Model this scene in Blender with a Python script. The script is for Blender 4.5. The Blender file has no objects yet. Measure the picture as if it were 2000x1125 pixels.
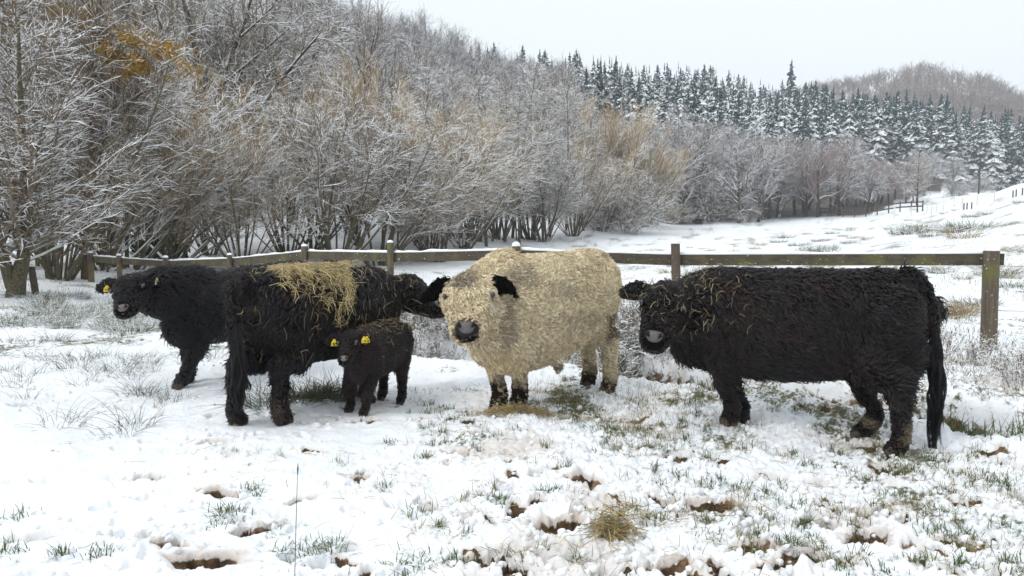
import bpy, math, random
import numpy as np
from mathutils import Vector
R = math.radians
rng = np.random.default_rng(7)
random.seed(7)
scene = bpy.context.scene
COL = scene.collection

# ---------------------------------------------------------------- camera
F = 1511.0                       # focal length in photo pixels (2000 wide)
CAMH = 1.6
PITCH = math.atan(132.5 / F)
cam = bpy.data.cameras.new('camera')
cam.sensor_width = 36.0
cam.lens = 36.0 * F / 2000.0
cam.clip_start = 0.1
cam.clip_end = 3000
camo = bpy.data.objects.new('camera', cam)
camo.location = (0, 0, CAMH)
camo.rotation_euler = (math.pi / 2 - PITCH, 0, 0)
COL.objects.link(camo)
scene.camera = camo

# ---------------------------------------------------------------- sky, sun, exposure
SUN_EL, SUN_AZ = R(46), R(-125)      # azimuth from +Y clockwise: behind the camera on the left
world = bpy.data.worlds.new('World')
scene.world = world
world.use_nodes = True
wn = world.node_tree
wn.nodes.clear()
sky = wn.nodes.new('ShaderNodeTexSky')
sky.sky_type = 'NISHITA'
sky.sun_disc = False
sky.sun_elevation = SUN_EL
sky.sun_rotation = SUN_AZ
sky.dust_density = 2.0
b1 = wn.nodes.new('ShaderNodeBackground'); b1.inputs[1].default_value = 0.05
b2 = wn.nodes.new('ShaderNodeBackground'); b2.inputs[1].default_value = 1.0
# even cloud cover: soft pale variation over the whole dome
tc = wn.nodes.new('ShaderNodeTexCoord')
cn = wn.nodes.new('ShaderNodeTexNoise'); cn.inputs['Scale'].default_value = 1.6; cn.inputs['Detail'].default_value = 3
cr = wn.nodes.new('ShaderNodeValToRGB')
cr.color_ramp.elements[0].position = 0.35; cr.color_ramp.elements[0].color = (0.85, 0.91, 0.94, 1)
cr.color_ramp.elements[1].position = 0.65; cr.color_ramp.elements[1].color = (0.87, 0.93, 0.97, 1)
wn.links.new(tc.outputs['Generated'], cn.inputs['Vector'])
wn.links.new(cn.outputs['Fac'], cr.inputs[0])
wn.links.new(cr.outputs[0], b2.inputs[0])
wn.links.new(sky.outputs[0], b1.inputs[0])
mx = wn.nodes.new('ShaderNodeMixShader'); mx.inputs[0].default_value = 0.93
wo = wn.nodes.new('ShaderNodeOutputWorld')
wn.links.new(b1.outputs[0], mx.inputs[1]); wn.links.new(b2.outputs[0], mx.inputs[2])
wn.links.new(mx.outputs[0], wo.inputs[0])

sl = bpy.data.lights.new('sun', 'SUN')
sl.energy = 1.15
sl.angle = R(22)
sl.color = (1.0, 0.975, 0.94)
so = bpy.data.objects.new('sun', sl)
sd = Vector((math.sin(SUN_AZ) * math.cos(SUN_EL), math.cos(SUN_AZ) * math.cos(SUN_EL), math.sin(SUN_EL)))
so.rotation_euler = sd.to_track_quat('Z', 'Y').to_euler()
COL.objects.link(so)

scene.view_settings.view_transform = 'Standard'
scene.view_settings.look = 'None'
scene.view_settings.exposure = 0.31
scene.view_settings.gamma = 1.0
scene.cycles.max_bounces = 6
scene.cycles.diffuse_bounces = 3
scene.cycles.glossy_bounces = 2
scene.cycles.transmission_bounces = 2
scene.cycles.volume_bounces = 1
scene.cycles.transparent_max_bounces = 4
scene.cycles.use_denoising = True
try:
    scene.cycles.denoiser = 'OPENIMAGEDENOISE'
    scene.cycles.denoising_input_passes = 'RGB_ALBEDO_NORMAL'
    scene.cycles.denoising_prefilter = 'ACCURATE'
except Exception:
    pass
try:
    scene.cycles.sample_clamp_indirect = 6
except Exception:
    pass

# ---------------------------------------------------------------- helpers
CP, SP = math.cos(PITCH), math.sin(PITCH)
def ray(px, py):
    u, v = (px - 1000) / F, -(py - 562.5) / F
    return np.array([u, CP + v * SP, -SP + v * CP])
def at(px, py, Y):
    d = ray(px, py)
    return np.array([0, 0, CAMH]) + d * (Y / d[1])
def gp(px, py, z=0.0):
    d = ray(px, py)
    return np.array([0, 0, CAMH]) + d * ((z - CAMH) / d[2])
def nrm(v):
    v = np.asarray(v, float)
    return v / np.maximum(np.linalg.norm(v, axis=-1, keepdims=True), 1e-9)
def proj(P):
    """world points to photo pixels (used to choose which spots carry hay and the like)"""
    P = np.asarray(P, float) - np.array([0, 0, CAMH])
    d = P[:, 1] * CP - P[:, 2] * SP
    v = P[:, 1] * SP + P[:, 2] * CP
    return 1000 + F * P[:, 0] / d, 562.5 - F * v / d

def hsh(ix, iy, seed):
    h = (ix.astype(np.int64) * 374761393 + iy.astype(np.int64) * 668265263 + seed * 1442695041) & 0xffffffff
    h = ((h ^ (h >> 13)) * 1274126177) & 0xffffffff
    return ((h ^ (h >> 16)) & 0xffff) / 65535.0
def vnoise(x, y, seed=0):
    ix, iy = np.floor(x), np.floor(y)
    fx, fy = x - ix, y - iy
    fx = fx * fx * (3 - 2 * fx); fy = fy * fy * (3 - 2 * fy)
    a = hsh(ix, iy, seed); b = hsh(ix + 1, iy, seed); c = hsh(ix, iy + 1, seed); d = hsh(ix + 1, iy + 1, seed)
    return (a + (b - a) * fx) * (1 - fy) + (c + (d - c) * fx) * fy - 0.5
def fbm(x, y, o=4, seed=0, g=0.5):
    s = 0; a = 1.0
    for k in range(o):
        s = s + a * vnoise(x * (1 + 0.37 * (k % 2)) + y * 0.31, y * (1 + 0.2 * (k % 3)) - x * 0.31, seed + k * 17)
        x = x * 2.03 + 3.1; y = y * 2.03 + 1.7; a *= g
    return s
def sstep(a, b, x):
    t = np.clip((x - a) / (b - a), 0, 1)
    return t * t * (3 - 2 * t)

def mesh_obj(name, V, quads=None, tris=None, mat=None, parent=None, smooth=False, attrs=None, link=True):
    me = bpy.data.meshes.new(name)
    V = np.asarray(V, np.float32)
    fl, ls = [], []
    n = 0
    if quads is not None and len(quads):
        q = np.asarray(quads, np.int32); fl.append(q.ravel()); ls.append(np.arange(len(q)) * 4 + n); n += q.size
    if tris is not None and len(tris):
        t = np.asarray(tris, np.int32); fl.append(t.ravel()); ls.append(np.arange(len(t)) * 3 + n); n += t.size
    fl = np.concatenate(fl); ls = np.concatenate(ls)
    me.vertices.add(len(V)); me.vertices.foreach_set('co', V.ravel())
    me.loops.add(len(fl)); me.loops.foreach_set('vertex_index', fl.astype(np.int32))
    me.polygons.add(len(ls)); me.polygons.foreach_set('loop_start', ls.astype(np.int32))
    me.polygons.foreach_set('use_smooth', np.full(len(ls), bool(smooth)))
    if attrs:
        for k, v in attrs.items():
            v = np.asarray(v, np.float32)
            if v.ndim == 1:
                a = me.attributes.new(k, 'FLOAT', 'POINT'); a.data.foreach_set('value', v)
            else:
                a = me.attributes.new(k, 'FLOAT_COLOR', 'POINT')
                a.data.foreach_set('color', np.concatenate([v, np.ones((len(v), 1), np.float32)], 1).ravel())
    me.update(calc_edges=True)
    me.validate()
    if mat: me.materials.append(mat)
    o = bpy.data.objects.new(name, me)
    if link: COL.objects.link(o)
    if parent: o.parent = parent
    return o
def empty(name, loc, label=None, cat=None, group=None, rz=0.0):
    o = bpy.data.objects.new(name, None)
    o.empty_display_size = 0.2
    o.location = [float(c) for c in loc]; o.rotation_euler = (0, 0, rz)
    COL.objects.link(o)
    tag(o, label, cat, group)
    return o
def tag(o, label=None, cat=None, group=None, kind=None):
    if label: o['label'] = label
    if cat: o['category'] = cat
    if group: o['group'] = group
    if kind: o['kind'] = kind
    return o
def copy_tree(o, parent=None):
    c = o.copy(); COL.objects.link(c); c.parent = parent
    for ch in o.children: copy_tree(ch, c)
    return c

class Buf:
    """collects tubes / boxes and links them as one mesh"""
    def __init__(s): s.V, s.Q, s.T, s.n = [], [], [], 0
    def tubes(s, pts, rad, n=4, roll=None, up=(0, 0, 1)):
        """pts (N,K,3), rad (N,K): tapered tubes, ring frame held to 'up'"""
        pts = np.asarray(pts, float); rad = np.asarray(rad, float)
        N, K, _ = pts.shape
        if N == 0: return s
        T = nrm(np.gradient(pts, axis=1)) if K > 2 else nrm(np.repeat(pts[:, 1:2] - pts[:, 0:1], 2, 1))
        U = np.broadcast_to(np.array(up, float), T.shape)
        alt = np.broadcast_to(np.array([0.31, 0.95, 0.05]), T.shape)
        U = np.where(np.abs((T * U).sum(-1, keepdims=True)) > 0.97, alt, U)
        Sx = nrm(np.cross(T, U)); Ux = nrm(np.cross(Sx, T))
        ph = np.zeros((N, 1, 1)) if roll is None else np.asarray(roll).reshape(N, 1, 1)
        a = (np.arange(n) * 2 * math.pi / n + math.pi / 2).reshape(1, 1, n) + ph
        ring = pts[:, :, None, :] + rad[:, :, None, None] * (np.cos(a)[..., None] * Sx[:, :, None, :] + np.sin(a)[..., None] * Ux[:, :, None, :])
        s.V.append(ring.reshape(-1, 3))
        base = (np.arange(N) * K * n)[:, None, None] + (np.arange(K - 1) * n)[None, :, None] + s.n
        i = np.arange(n)[None, None, :]; j = (np.arange(n) + 1)[None, None, :] % n
        q = np.stack([base + i, base + j, base + j + n, base + i + n], -1).reshape(-1, 4)
        s.Q.append(q); s.n += N * K * n
        return s
    def raw(s, V, Q=None, T=None):
        V = np.asarray(V, float)
        if Q is not None and len(Q): s.Q.append(np.asarray(Q) + s.n)
        if T is not None and len(T): s.T.append(np.asarray(T) + s.n)
        s.V.append(V); s.n += len(V)
        return s
    def build(s, name, mat, parent=None, smooth=False, link=True):
        return mesh_obj(name, np.concatenate(s.V), np.concatenate(s.Q) if s.Q else None, np.concatenate(s.T) if s.T else None,
                        mat, parent, smooth, link=link)

# ---------------------------------------------------------------- materials
def newmat(name):
    m = bpy.data.materials.new(name); m.use_nodes = True
    nt = m.node_tree; nt.nodes.clear()
    out = nt.nodes.new('ShaderNodeOutputMaterial')
    p = nt.nodes.new('ShaderNodeBsdfPrincipled')
    nt.links.new(p.outputs[0], out.inputs[0])
    return m, nt, p
def N_(nt, t, **kw):
    n = nt.nodes.new(t)
    for k, v in kw.items():
        if k in n.inputs: n.inputs[k].default_value = v
        else: setattr(n, k, v)
    return n
def mixc(nt, fac, a, b):
    m = nt.nodes.new('ShaderNodeMix'); m.data_type = 'RGBA'
    for s, v in ((0, fac), (6, a), (7, b)):
        if isinstance(v, bpy.types.NodeSocket): nt.links.new(v, m.inputs[s])
        else: m.inputs[s].default_value = (*v, 1) if isinstance(v, tuple) else v
    return m.outputs[2]
def math_(nt, op, a, b=0.0, clamp=False):
    m = nt.nodes.new('ShaderNodeMath'); m.operation = op; m.use_clamp = clamp
    for s, v in ((0, a), (1, b)):
        if isinstance(v, bpy.types.NodeSocket): nt.links.new(v, m.inputs[s])
        else: m.inputs[s].default_value = v
    return m.outputs[0]
def ramp(nt, fac, stops):
    r = nt.nodes.new('ShaderNodeValToRGB'); e = r.color_ramp.elements
    while len(e) < len(stops): e.new(0.5)
    for k, (p, c) in enumerate(stops): e[k].position = p; e[k].color = (*c, 1)
    nt.links.new(fac, r.inputs[0]); return r.outputs[0]
def noise(nt, scale, detail=3, obj=True, rough=0.55, vec=None):
    t = nt.nodes.new('ShaderNodeTexCoord')
    n = N_(nt, 'ShaderNodeTexNoise', Scale=scale, Detail=detail, Roughness=rough)
    nt.links.new(vec if vec is not None else t.outputs['Object' if obj else 'Generated'], n.inputs['Vector'])
    return n.outputs['Fac']
SNOW = (0.86, 0.88, 0.90)

def bark_mat(name, dark, light, thr=0.25, scale=3.0, snowy=1.0, tipc=None):
    """bark with snow lying wherever a branch faces upwards (threshold broken by noise)"""
    m, nt, p = newmat(name)
    g = nt.nodes.new('ShaderNodeNewGeometry')
    sx = nt.nodes.new('ShaderNodeSeparateXYZ'); nt.links.new(g.outputs['True Normal'], sx.inputs[0])
    n1 = noise(nt, scale); n2 = noise(nt, scale * 6, 2)
    c = ramp(nt, n2, [(0.3, dark), (0.7, light)])
    oi = nt.nodes.new('ShaderNodeObjectInfo')
    if tipc:
        tcn = nt.nodes.new('ShaderNodeTexCoord'); sz = nt.nodes.new('ShaderNodeSeparateXYZ')
        nt.links.new(tcn.outputs['Generated'], sz.inputs[0])
        f = math_(nt, 'MULTIPLY', math_(nt, 'SUBTRACT', sz.outputs[2], 0.45), 2.2, True)
        f = math_(nt, 'MULTIPLY', f, math_(nt, 'ADD', n1, 0.35, True))
        c = mixc(nt, f, c, tipc)
    v = math_(nt, 'ADD', sx.outputs[2], math_(nt, 'MULTIPLY', math_(nt, 'SUBTRACT', n1, 0.5), 0.9))
    f = math_(nt, 'MULTIPLY', math_(nt, 'SUBTRACT', v, thr), 7.0, True)
    f = math_(nt, 'MULTIPLY', f, snowy, True)
    nt.links.new(mixc(nt, f, c, SNOW), p.inputs['Base Color'])
    p.inputs['Roughness'].default_value = 0.85
    p.inputs['Specular IOR Level'].default_value = 0.15
    return m
M = {}
M['bark'] = bark_mat('bark_grey_brown', (0.035, 0.030, 0.024), (0.10, 0.085, 0.065), 0.28)
M['twig'] = bark_mat('twig_grey_brown', (0.065, 0.049, 0.034), (0.27, 0.21, 0.14), 0.20, 2.0)
M['bark_limb'] = bark_mat('bark_snowy_limb', (0.03, 0.025, 0.02), (0.08, 0.068, 0.052), 0.18, 1.0)
M['twig_ochre'] = bark_mat('twig_ochre', (0.12, 0.086, 0.048), (0.40, 0.30, 0.17), 0.22, 2.0, tipc=(0.54, 0.37, 0.16))
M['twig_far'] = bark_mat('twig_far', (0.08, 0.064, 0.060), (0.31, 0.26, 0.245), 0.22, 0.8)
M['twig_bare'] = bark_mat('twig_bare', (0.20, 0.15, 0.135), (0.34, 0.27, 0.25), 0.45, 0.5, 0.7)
M['bark_green'] = bark_mat('bark_mossy', (0.05, 0.045, 0.028), (0.15, 0.13, 0.08), 0.42, 4.0)
M['bark_red'] = bark_mat('bark_reddish', (0.07, 0.042, 0.026), (0.17, 0.11, 0.065), 0.5, 4.0)
M['leaf_yellow'] = bark_mat('leaf_yellow', (0.28, 0.15, 0.02), (0.50, 0.30, 0.05), 0.62, 2.0)
M['leaf_red'] = bark_mat('leaf_rust', (0.13, 0.055, 0.03), (0.28, 0.13, 0.07), 0.55, 4.0)
M['spruce'] = bark_mat('spruce_needles', (0.009, 0.030, 0.028), (0.032, 0.080, 0.075), 0.52, 1.6)
M['ivy'] = bark_mat('ivy_leaves', (0.012, 0.018, 0.008), (0.03, 0.04, 0.015), 0.7, 5.0)
M['weed'] = bark_mat('dead_weeds', (0.10, 0.075, 0.05), (0.26, 0.21, 0.14), 0.30, 14.0)
M['tussock'] = bark_mat('tussock_grass', (0.05, 0.06, 0.025), (0.18, 0.18, 0.08), 0.35, 9.0)

def plain(name, c, rough=0.8, var=None, scale=20, spec=0.3, bump=0.0):
    m, nt, p = newmat(name)
    if var:
        nt.links.new(ramp(nt, noise(nt, scale), [(0.3, c), (0.7, var)]), p.inputs['Base Color'])
    else: p.inputs['Base Color'].default_value = (*c, 1)
    p.inputs['Roughness'].default_value = rough
    p.inputs['Specular IOR Level'].default_value = spec
    if bump:
        b = N_(nt, 'ShaderNodeBump', Strength=bump, Distance=0.01)
        nt.links.new(noise(nt, scale * 3), b.inputs['Height']); nt.links.new(b.outputs[0], p.inputs['Normal'])
    return m
M['snow'] = plain('snow_cap', (0.85, 0.87, 0.90), 0.7, (0.88, 0.89, 0.91), 8, 0.3, 0.3)
M['clod'] = plain('snow_clods', (0.80, 0.80, 0.80), 0.75, (0.88, 0.89, 0.90), 5, 0.3, 0.4)
M['grass'] = plain('grass_blade', (0.045, 0.085, 0.02), 0.6, (0.12, 0.15, 0.05), 2.5)
M['rush'] = plain('rush_stem', (0.035, 0.045, 0.025), 0.6, (0.10, 0.11, 0.06), 3)
M['drygrass'] = plain('dry_grass', (0.20, 0.14, 0.07), 0.7, (0.36, 0.28, 0.15), 4)
M['iron'] = plain('wire', (0.25, 0.25, 0.24), 0.5)
M['whitepost'] = plain('white_post', (0.62, 0.60, 0.52), 0.6, (0.75, 0.74, 0.70), 3)
M['darkpost'] = plain('dark_post', (0.05, 0.042, 0.035), 0.85, (0.11, 0.09, 0.07), 6)

def wood_mat(name, axis_scale, a, b, c):
    m, nt, p = newmat(name)
    t = nt.nodes.new('ShaderNodeTexCoord'); mp = nt.nodes.new('ShaderNodeMapping')
    mp.inputs['Scale'].default_value = axis_scale
    nt.links.new(t.outputs['Object'], mp.inputs[0])
    n1 = N_(nt, 'ShaderNodeTexNoise', Scale=2.0, Detail=6, Roughness=0.7); nt.links.new(mp.outputs[0], n1.inputs['Vector'])
    n2 = noise(nt, 3.0, 3)
    base = ramp(nt, n1.outputs['Fac'], [(0.3, a), (0.55, b), (0.75, c)])
    col = mixc(nt, math_(nt, 'MULTIPLY', math_(nt, 'SUBTRACT', n2, 0.48), 4.0, True), base, (0.13, 0.125, 0.035))
    sp = math_(nt, 'GREATER_THAN', noise(nt, 38.0, 2), 0.715)
    nt.links.new(mixc(nt, sp, col, SNOW), p.inputs['Base Color'])
    bm = N_(nt, 'ShaderNodeBump', Strength=0.6, Distance=0.008)
    nt.links.new(n1.outputs['Fac'], bm.inputs['Height']); nt.links.new(bm.outputs[0], p.inputs['Normal'])
    p.inputs['Roughness'].default_value = 0.8
    return m
M['rail'] = wood_mat('weathered_rail', (1.2, 14, 14), (0.032, 0.026, 0.018), (0.075, 0.062, 0.038), (0.12, 0.10, 0.06))
M['post'] = wood_mat('weathered_post', (14, 14, 1.2), (0.050, 0.038, 0.028), (0.115, 0.086, 0.060), (0.19, 0.155, 0.115))

def ground_mat():
    m, nt, p = newmat('snowy_ground')
    def att(n):
        a = nt.nodes.new('ShaderNodeAttribute'); a.attribute_name = n; return a.outputs['Fac']
    nf = noise(nt, 9.0, 5, rough=0.65); nm = noise(nt, 1.3, 4); nh = noise(nt, 40.0, 3); nn = noise(nt, 3.2, 5, rough=0.7)
    snow = ramp(nt, nm, [(0.3, (0.84, 0.87, 0.91)), (0.7, (0.88, 0.89, 0.91))])
    st = math_(nt, 'MULTIPLY', att('stain'), math_(nt, 'ADD', nf, 0.45), True)
    c = mixc(nt, st, snow, (0.42, 0.27, 0.14))
    # short stubble showing through thin snow
    gr = math_(nt, 'MULTIPLY', math_(nt, 'SUBTRACT', math_(nt, 'ADD', math_(nt, 'MULTIPLY', nf, 0.6), math_(nt, 'MULTIPLY', nh, 0.4)),
                                    math_(nt, 'SUBTRACT', 0.71, math_(nt, 'MULTIPLY', att('thin'), 0.42))), 9.0, True)
    stub = ramp(nt, nn, [(0.35, (0.06, 0.075, 0.03)), (0.55, (0.17, 0.16, 0.08)), (0.7, (0.24, 0.19, 0.11))])
    c = mixc(nt, gr, c, stub)
    soilc = ramp(nt, nf, [(0.35, (0.03, 0.018, 0.010)), (0.55, (0.10, 0.06, 0.030)), (0.66, (0.28, 0.18, 0.10))])
    so_ = math_(nt, 'MULTIPLY', math_(nt, 'SUBTRACT', math_(nt, 'ADD', att('soil'), math_(nt, 'MULTIPLY', nf, 1.1)), 0.90), 8.0, True)
    c = mixc(nt, so_, c, soilc)
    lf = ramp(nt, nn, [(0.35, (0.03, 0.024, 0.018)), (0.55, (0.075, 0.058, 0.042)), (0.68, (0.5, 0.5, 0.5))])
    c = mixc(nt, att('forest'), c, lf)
    nt.links.new(c, p.inputs['Base Color'])
    p.inputs['Roughness'].default_value = 0.75
    p.inputs['Specular IOR Level'].default_value = 0.25
    b = N_(nt, 'ShaderNodeBump', Strength=0.55, Distance=0.02)
    nt.links.new(math_(nt, 'ADD', math_(nt, 'MULTIPLY', nh, 0.35), nf), b.inputs['Height'])
    nt.links.new(b.outputs[0], p.inputs['Normal'])
    return m
M['ground'] = ground_mat()

# ---------------------------------------------------------------- terrain
RS = np.array([0, 12, 20, 35, 60, 90, 130, 180, 240, 320, 420, 550, 800, 1400.])
PXC = [-4000, -600, 0, 400, 800, 1050, 1340, 1500, 1660, 1780, 1900, 2000, 2600, 5000]
TZ = np.array([
    [0, 0, 0, 0.0, 4, 10, 20, 30, 40, 50, 60, 60, 60, 50],
    [0, 0, 0, 0.5, 6, 20, 38, 58, 70, 76, 80, 80, 80, 70],
    [0, 0, 0, 0.5, 6, 18, 36, 54, 66, 72, 75, 75, 75, 70],
    [0, -.05, -.25, -.2, 2.9, 14, 29, 46, 56, 60, 60, 60, 60, 60],
    [0, -.05, -.25, -.35, 2.2, 9, 20, 34, 39, 39, 38, 38, 38, 38],
    [0, 0, -.15, -.3, 0.5, 5, 12, 24, 36, 39, 36, 34, 34, 34],
    [0, 0, 0.0, 0.15, .35, 1.2, 6, 15, 31, 45, 40, 40, 40, 40],
    [0, 0.02, 0.1, .25, .7, 1.0, 3, 10, 23, 39, 40, 80, 60, 50],
    [0, 0.0, 0.2, .5, 1.0, 1.4, 3, 8, 17, 26, 36, 86, 60, 50],
    [0, 0.0, 0.3, .9, 1.6, 2.4, 4, 7, 15, 24, 42, 91, 60, 50],
    [0, 0.0, 0.4, 1.3, 2.3, 3.9, 5, 7, 11, 19, 42, 82, 60, 50],
    [0, 0.0, 0.45, 1.6, 3.1, 5.2, 5, 6, 8, 16, 38, 66, 55, 50],
    [0, 0.0, .7, 2.5, 5, 8, 8, 7, 7, 10, 20, 30, 30, 30],
    [0, 0.3, 1.0, 2, 4, 6, 8, 8, 8, 8, 10, 10, 10, 10]], float)
AZC = np.arctan2(np.array(PXC) - 1000, F)
def terrain(x, y):
    x = np.asarray(x, float); y = np.asarray(y, float)
    r = np.hypot(x, y); az = np.arctan2(x, y)
    lr = np.log(r + 8.0); LR = np.log(RS + 8.0)
    az = np.clip(az, AZC[0], AZC[-1])
    i = np.clip(np.searchsorted(AZC, az) - 1, 0, len(AZC) - 2)
    t = (az - AZC[i]) / (AZC[i + 1] - AZC[i]); t = t * t * (3 - 2 * t)
    j = np.clip(np.searchsorted(LR, lr) - 1, 0, len(LR) - 2)
    s = np.clip((lr - LR[j]) / (LR[j + 1] - LR[j]), 0, 1)
    z = (TZ[i, j] * (1 - t) + TZ[i + 1, j] * t) * (1 - s) + (TZ[i, j + 1] * (1 - t) + TZ[i + 1, j + 1] * t) * s
    back = sstep(0.0, 8.0, -y)
    return z * (1 - back)

DITCH = np.array([(6.5, 5.0), (4.9, 5.45), (3.7, 5.85), (2.95, 6.75), (2.1, 7.25), (1.45, 8.0), (0.75, 8.6), (-0.2, 9.2), (-1.0, 9.6), (-2.2, 9.9)])
def ditch_d(x, y):
    d = np.full(np.shape(x), 1e9); side = np.zeros(np.shape(x))
    for a, b in zip(DITCH[:-1], DITCH[1:]):
        e = b - a; L2 = (e ** 2).sum()
        t = np.clip(((x - a[0]) * e[0] + (y - a[1]) * e[1]) / L2, 0, 1)
        qx, qy = a[0] + t * e[0], a[1] + t * e[1]
        dd = np.hypot(x - qx, y - qy)
        s = np.sign(e[0] * (y - a[1]) - e[1] * (x - a[0]))
        side = np.where(dd < d, s, side); d = np.minimum(d, dd)
    return d * -side          # positive on the far side (beyond the ditch)

# dents left by hooves: photo pixel, length m, width m, soil shown, stain
PR = [(435, 975, .26, .10, .9), (690, 937, .16, .08, .8), (400, 1105, .30, .12, 1.), (265, 1065, .20, .06, .5), (330, 1078, .16, .08, .9),
      (1140, 945, .20, .12, .8), (1310, 895, .20, .10, .7), (1395, 985, .26, .14, 1.), (1095, 1025, .26, .12, 1.), (1290, 970, .14, .08, .8),
      (1470, 1070, .24, .12, .9), (1710, 990, .22, .10, .9), (1650, 1022, .26, .12, .8), (1700, 1048, .22, .10, .7), (1860, 1048, .20, .10, .9),
      (980, 1092, .36, .14, 1.), (1295, 1110, .26, .14, 1.), (1608, 1098, .26, .12, 1.), (895, 893, .14, .08, .9), (950, 860, .20, .08, .6),
      (845, 835, .24, .08, .4), (500, 1045, .20, .08, .8), (545, 1035, .16, .07, .7), (235, 795, .24, .08, .5), (50, 790, .24, .10, .4),
      (290, 943, .16, .08, .6), (440, 905, .10, .06, .4), (415, 875, .18, .10, .8), (1740, 915, .26, .16, .7), (1505, 935, .16, .08, .7),
      (1600, 940, .18, .08, .5), (830, 1000, .14, .07, .5), (905, 1020, .10, .06, .6), (1200, 880, .14, .08, .4), (1120, 900, .14, .08, .3),
      (60, 1060, .26, .08, .3), (1970, 910, .2, .1, .5), (1890, 985, .14, .08, .3), (60, 640, .2, .1, .3), (420, 700, .2, .08, .4), (1930, 1105, .2, .1, .4)]
DENTS = []
_r = np.random.default_rng(3)
for (px, py, L, W, s) in PR:
    g = gp(px, py); DENTS.append((g[0], g[1], L * .55, W * .62, _r.uniform(-.5, .5), s, .055 + .03 * s))
for k in range(420):
    px, py = _r.uniform(560, 2100), _r.uniform(770, 1140)
    if px < 900 and py > 830 and _r.random() < .75: continue
    g = gp(px, py); DENTS.append((g[0], g[1], _r.uniform(.025, .10), _r.uniform(.02, .05), _r.uniform(-.9, .9), _r.uniform(-.4, .9), _r.uniform(.02, .05)))
for k in range(130):
    px, py = _r.uniform(-50, 700), _r.uniform(640, 1140)
    g = gp(px, py); DENTS.append((g[0], g[1], _r.uniform(.05, .10), _r.uniform(.03, .05), _r.uniform(-.9, .9), _r.uniform(-.5, .35), _r.uniform(.015, .04)))

def trample(x, y):
    """0 = smooth snow on the left, 1 = broken, trodden snow"""
    px = 1000 + F * x / np.maximum(y, .5)
    t = sstep(620, 1050, px + 380 * sstep(3.6, 2.4, y) + 200 * fbm(x * .6, y * .6, 3, 5))
    return np.clip(t, .10, 1) * sstep(16, 9, y) + .35 * sstep(9, 14, y)
def ground_fields(x, y):
    z = terrain(x, y)
    r = np.hypot(x, y)
    near = sstep(60, 12, r)
    tr = trample(x, y)
    z = z + near * (.10 * fbm(x * .35, y * .35, 3, 11) + .05 * fbm(x * 1.1, y * 1.1, 3, 21))
    fine = sstep(22, 9, r)
    z = z + fine * (.012 + .036 * tr) * fbm(x * 4.1, y * 4.1, 4, 31, .6)
    b = np.abs(fbm(x * 8.5, y * 8.5, 3, 41, .6))
    z = z + fine * (.15 + tr) * .03 * (b - .15)
    bb = np.clip(fbm(x * 13, y * 13, 2, 43, .5) - .12, 0, 1)
    z = z + fine * tr * .045 * bb
    z = z + fine * tr * .020 * fbm(x * 27, y * 27, 2, 47, .6)
    soil = np.zeros_like(z); stain = np.zeros_like(z)
    thin = np.clip(.46 * tr * (.45 + .55 * sstep(4.2, 6, r)) + .75 * fbm(x * 1.6, y * 1.6, 4, 41) - .07, 0, 1) * sstep(2, 4, r)
    thin = thin * (1 - sstep(7, 11, r)) + sstep(7, 11, r) * np.clip(.30 + .8 * fbm(x * .9, y * .9, 4, 61), 0, .7)
    nearm = (r < 14) & (y > 0)
    xs, ys = x[nearm], y[nearm]
    zz = z[nearm]; sl_ = soil[nearm]; stn = stain[nearm]
    jx = xs + .07 * fbm(xs * 11, ys * 11, 3, 71); jy = ys + .07 * fbm(xs * 11 + 9, ys * 11, 3, 72)
    for (cx, cy, L, W, a, s, dep) in DENTS:
        m = (np.abs(xs - cx) < 3.4 * L) & (np.abs(ys - cy) < 3.4 * L)
        if not m.any(): continue
        dx, dy = jx[m] - cx, jy[m] - cy
        u = (dx * math.cos(a) + dy * math.sin(a)) / L; v = (-dx * math.sin(a) + dy * math.cos(a)) / W
        d = np.sqrt(u * u + v * v)
        zz[m] += -dep * sstep(1.15, .6, d) + .22 * dep * np.exp(-((d - 1.45) / .38) ** 2)
        if s > 0:
            sl_[m] = np.maximum(sl_[m], s * sstep(1.15, .75, d))
            stn[m] = np.maximum(stn[m], .6 * s * sstep(1.65, .9, d))
    z[nearm] = zz; soil[nearm] = sl_; stain[nearm] = stn
    # ditch
    dd = ditch_d(x, y)
    w = .30 + .12 * fbm(x * 1.5, y * 1.5, 2, 81)
    inn = np.clip(1 - np.abs(dd) / (w + .12), 0, 1)
    cut = sstep(0, .30, inn)
    ends = sstep(-2.4, -1.4, x)
    z = z - .42 * cut * ends
    z = z + ends * (.13 * np.exp(-((dd - w - .35) / .35) ** 2) + .06 * np.exp(-((dd + w + .25) / .2) ** 2)) * (np.abs(dd) < 3)
    z = z 
    gapn = .30 + .7 * sstep(-.25, .15, fbm(x * 1.3, y * 1.3, 3, 91))
    soil = np.maximum(soil, cut * ends * gapn)
    stain = np.maximum(stain, .5 * sstep(.1, .7, inn) * ends)
    # stained walked ground near the feeding spot
    stain = np.maximum(stain, .34 * tr * sstep(.02, .35, fbm(x * 1.7, y * 1.7, 4, 101)) * (r < 11))
    # forest floor
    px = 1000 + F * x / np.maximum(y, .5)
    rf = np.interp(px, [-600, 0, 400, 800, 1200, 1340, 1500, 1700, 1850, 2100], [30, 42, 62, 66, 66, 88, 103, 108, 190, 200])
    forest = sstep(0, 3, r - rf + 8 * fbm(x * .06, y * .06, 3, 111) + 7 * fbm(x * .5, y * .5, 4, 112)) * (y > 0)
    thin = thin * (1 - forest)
    return z, soil, stain, thin, forest

def H(x, y):
    return float(ground_fields(np.array([float(x)]), np.array([float(y)]))[0][0])
def HV(x, y):
    return ground_fields(np.asarray(x, float), np.asarray(y, float))[0]

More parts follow.
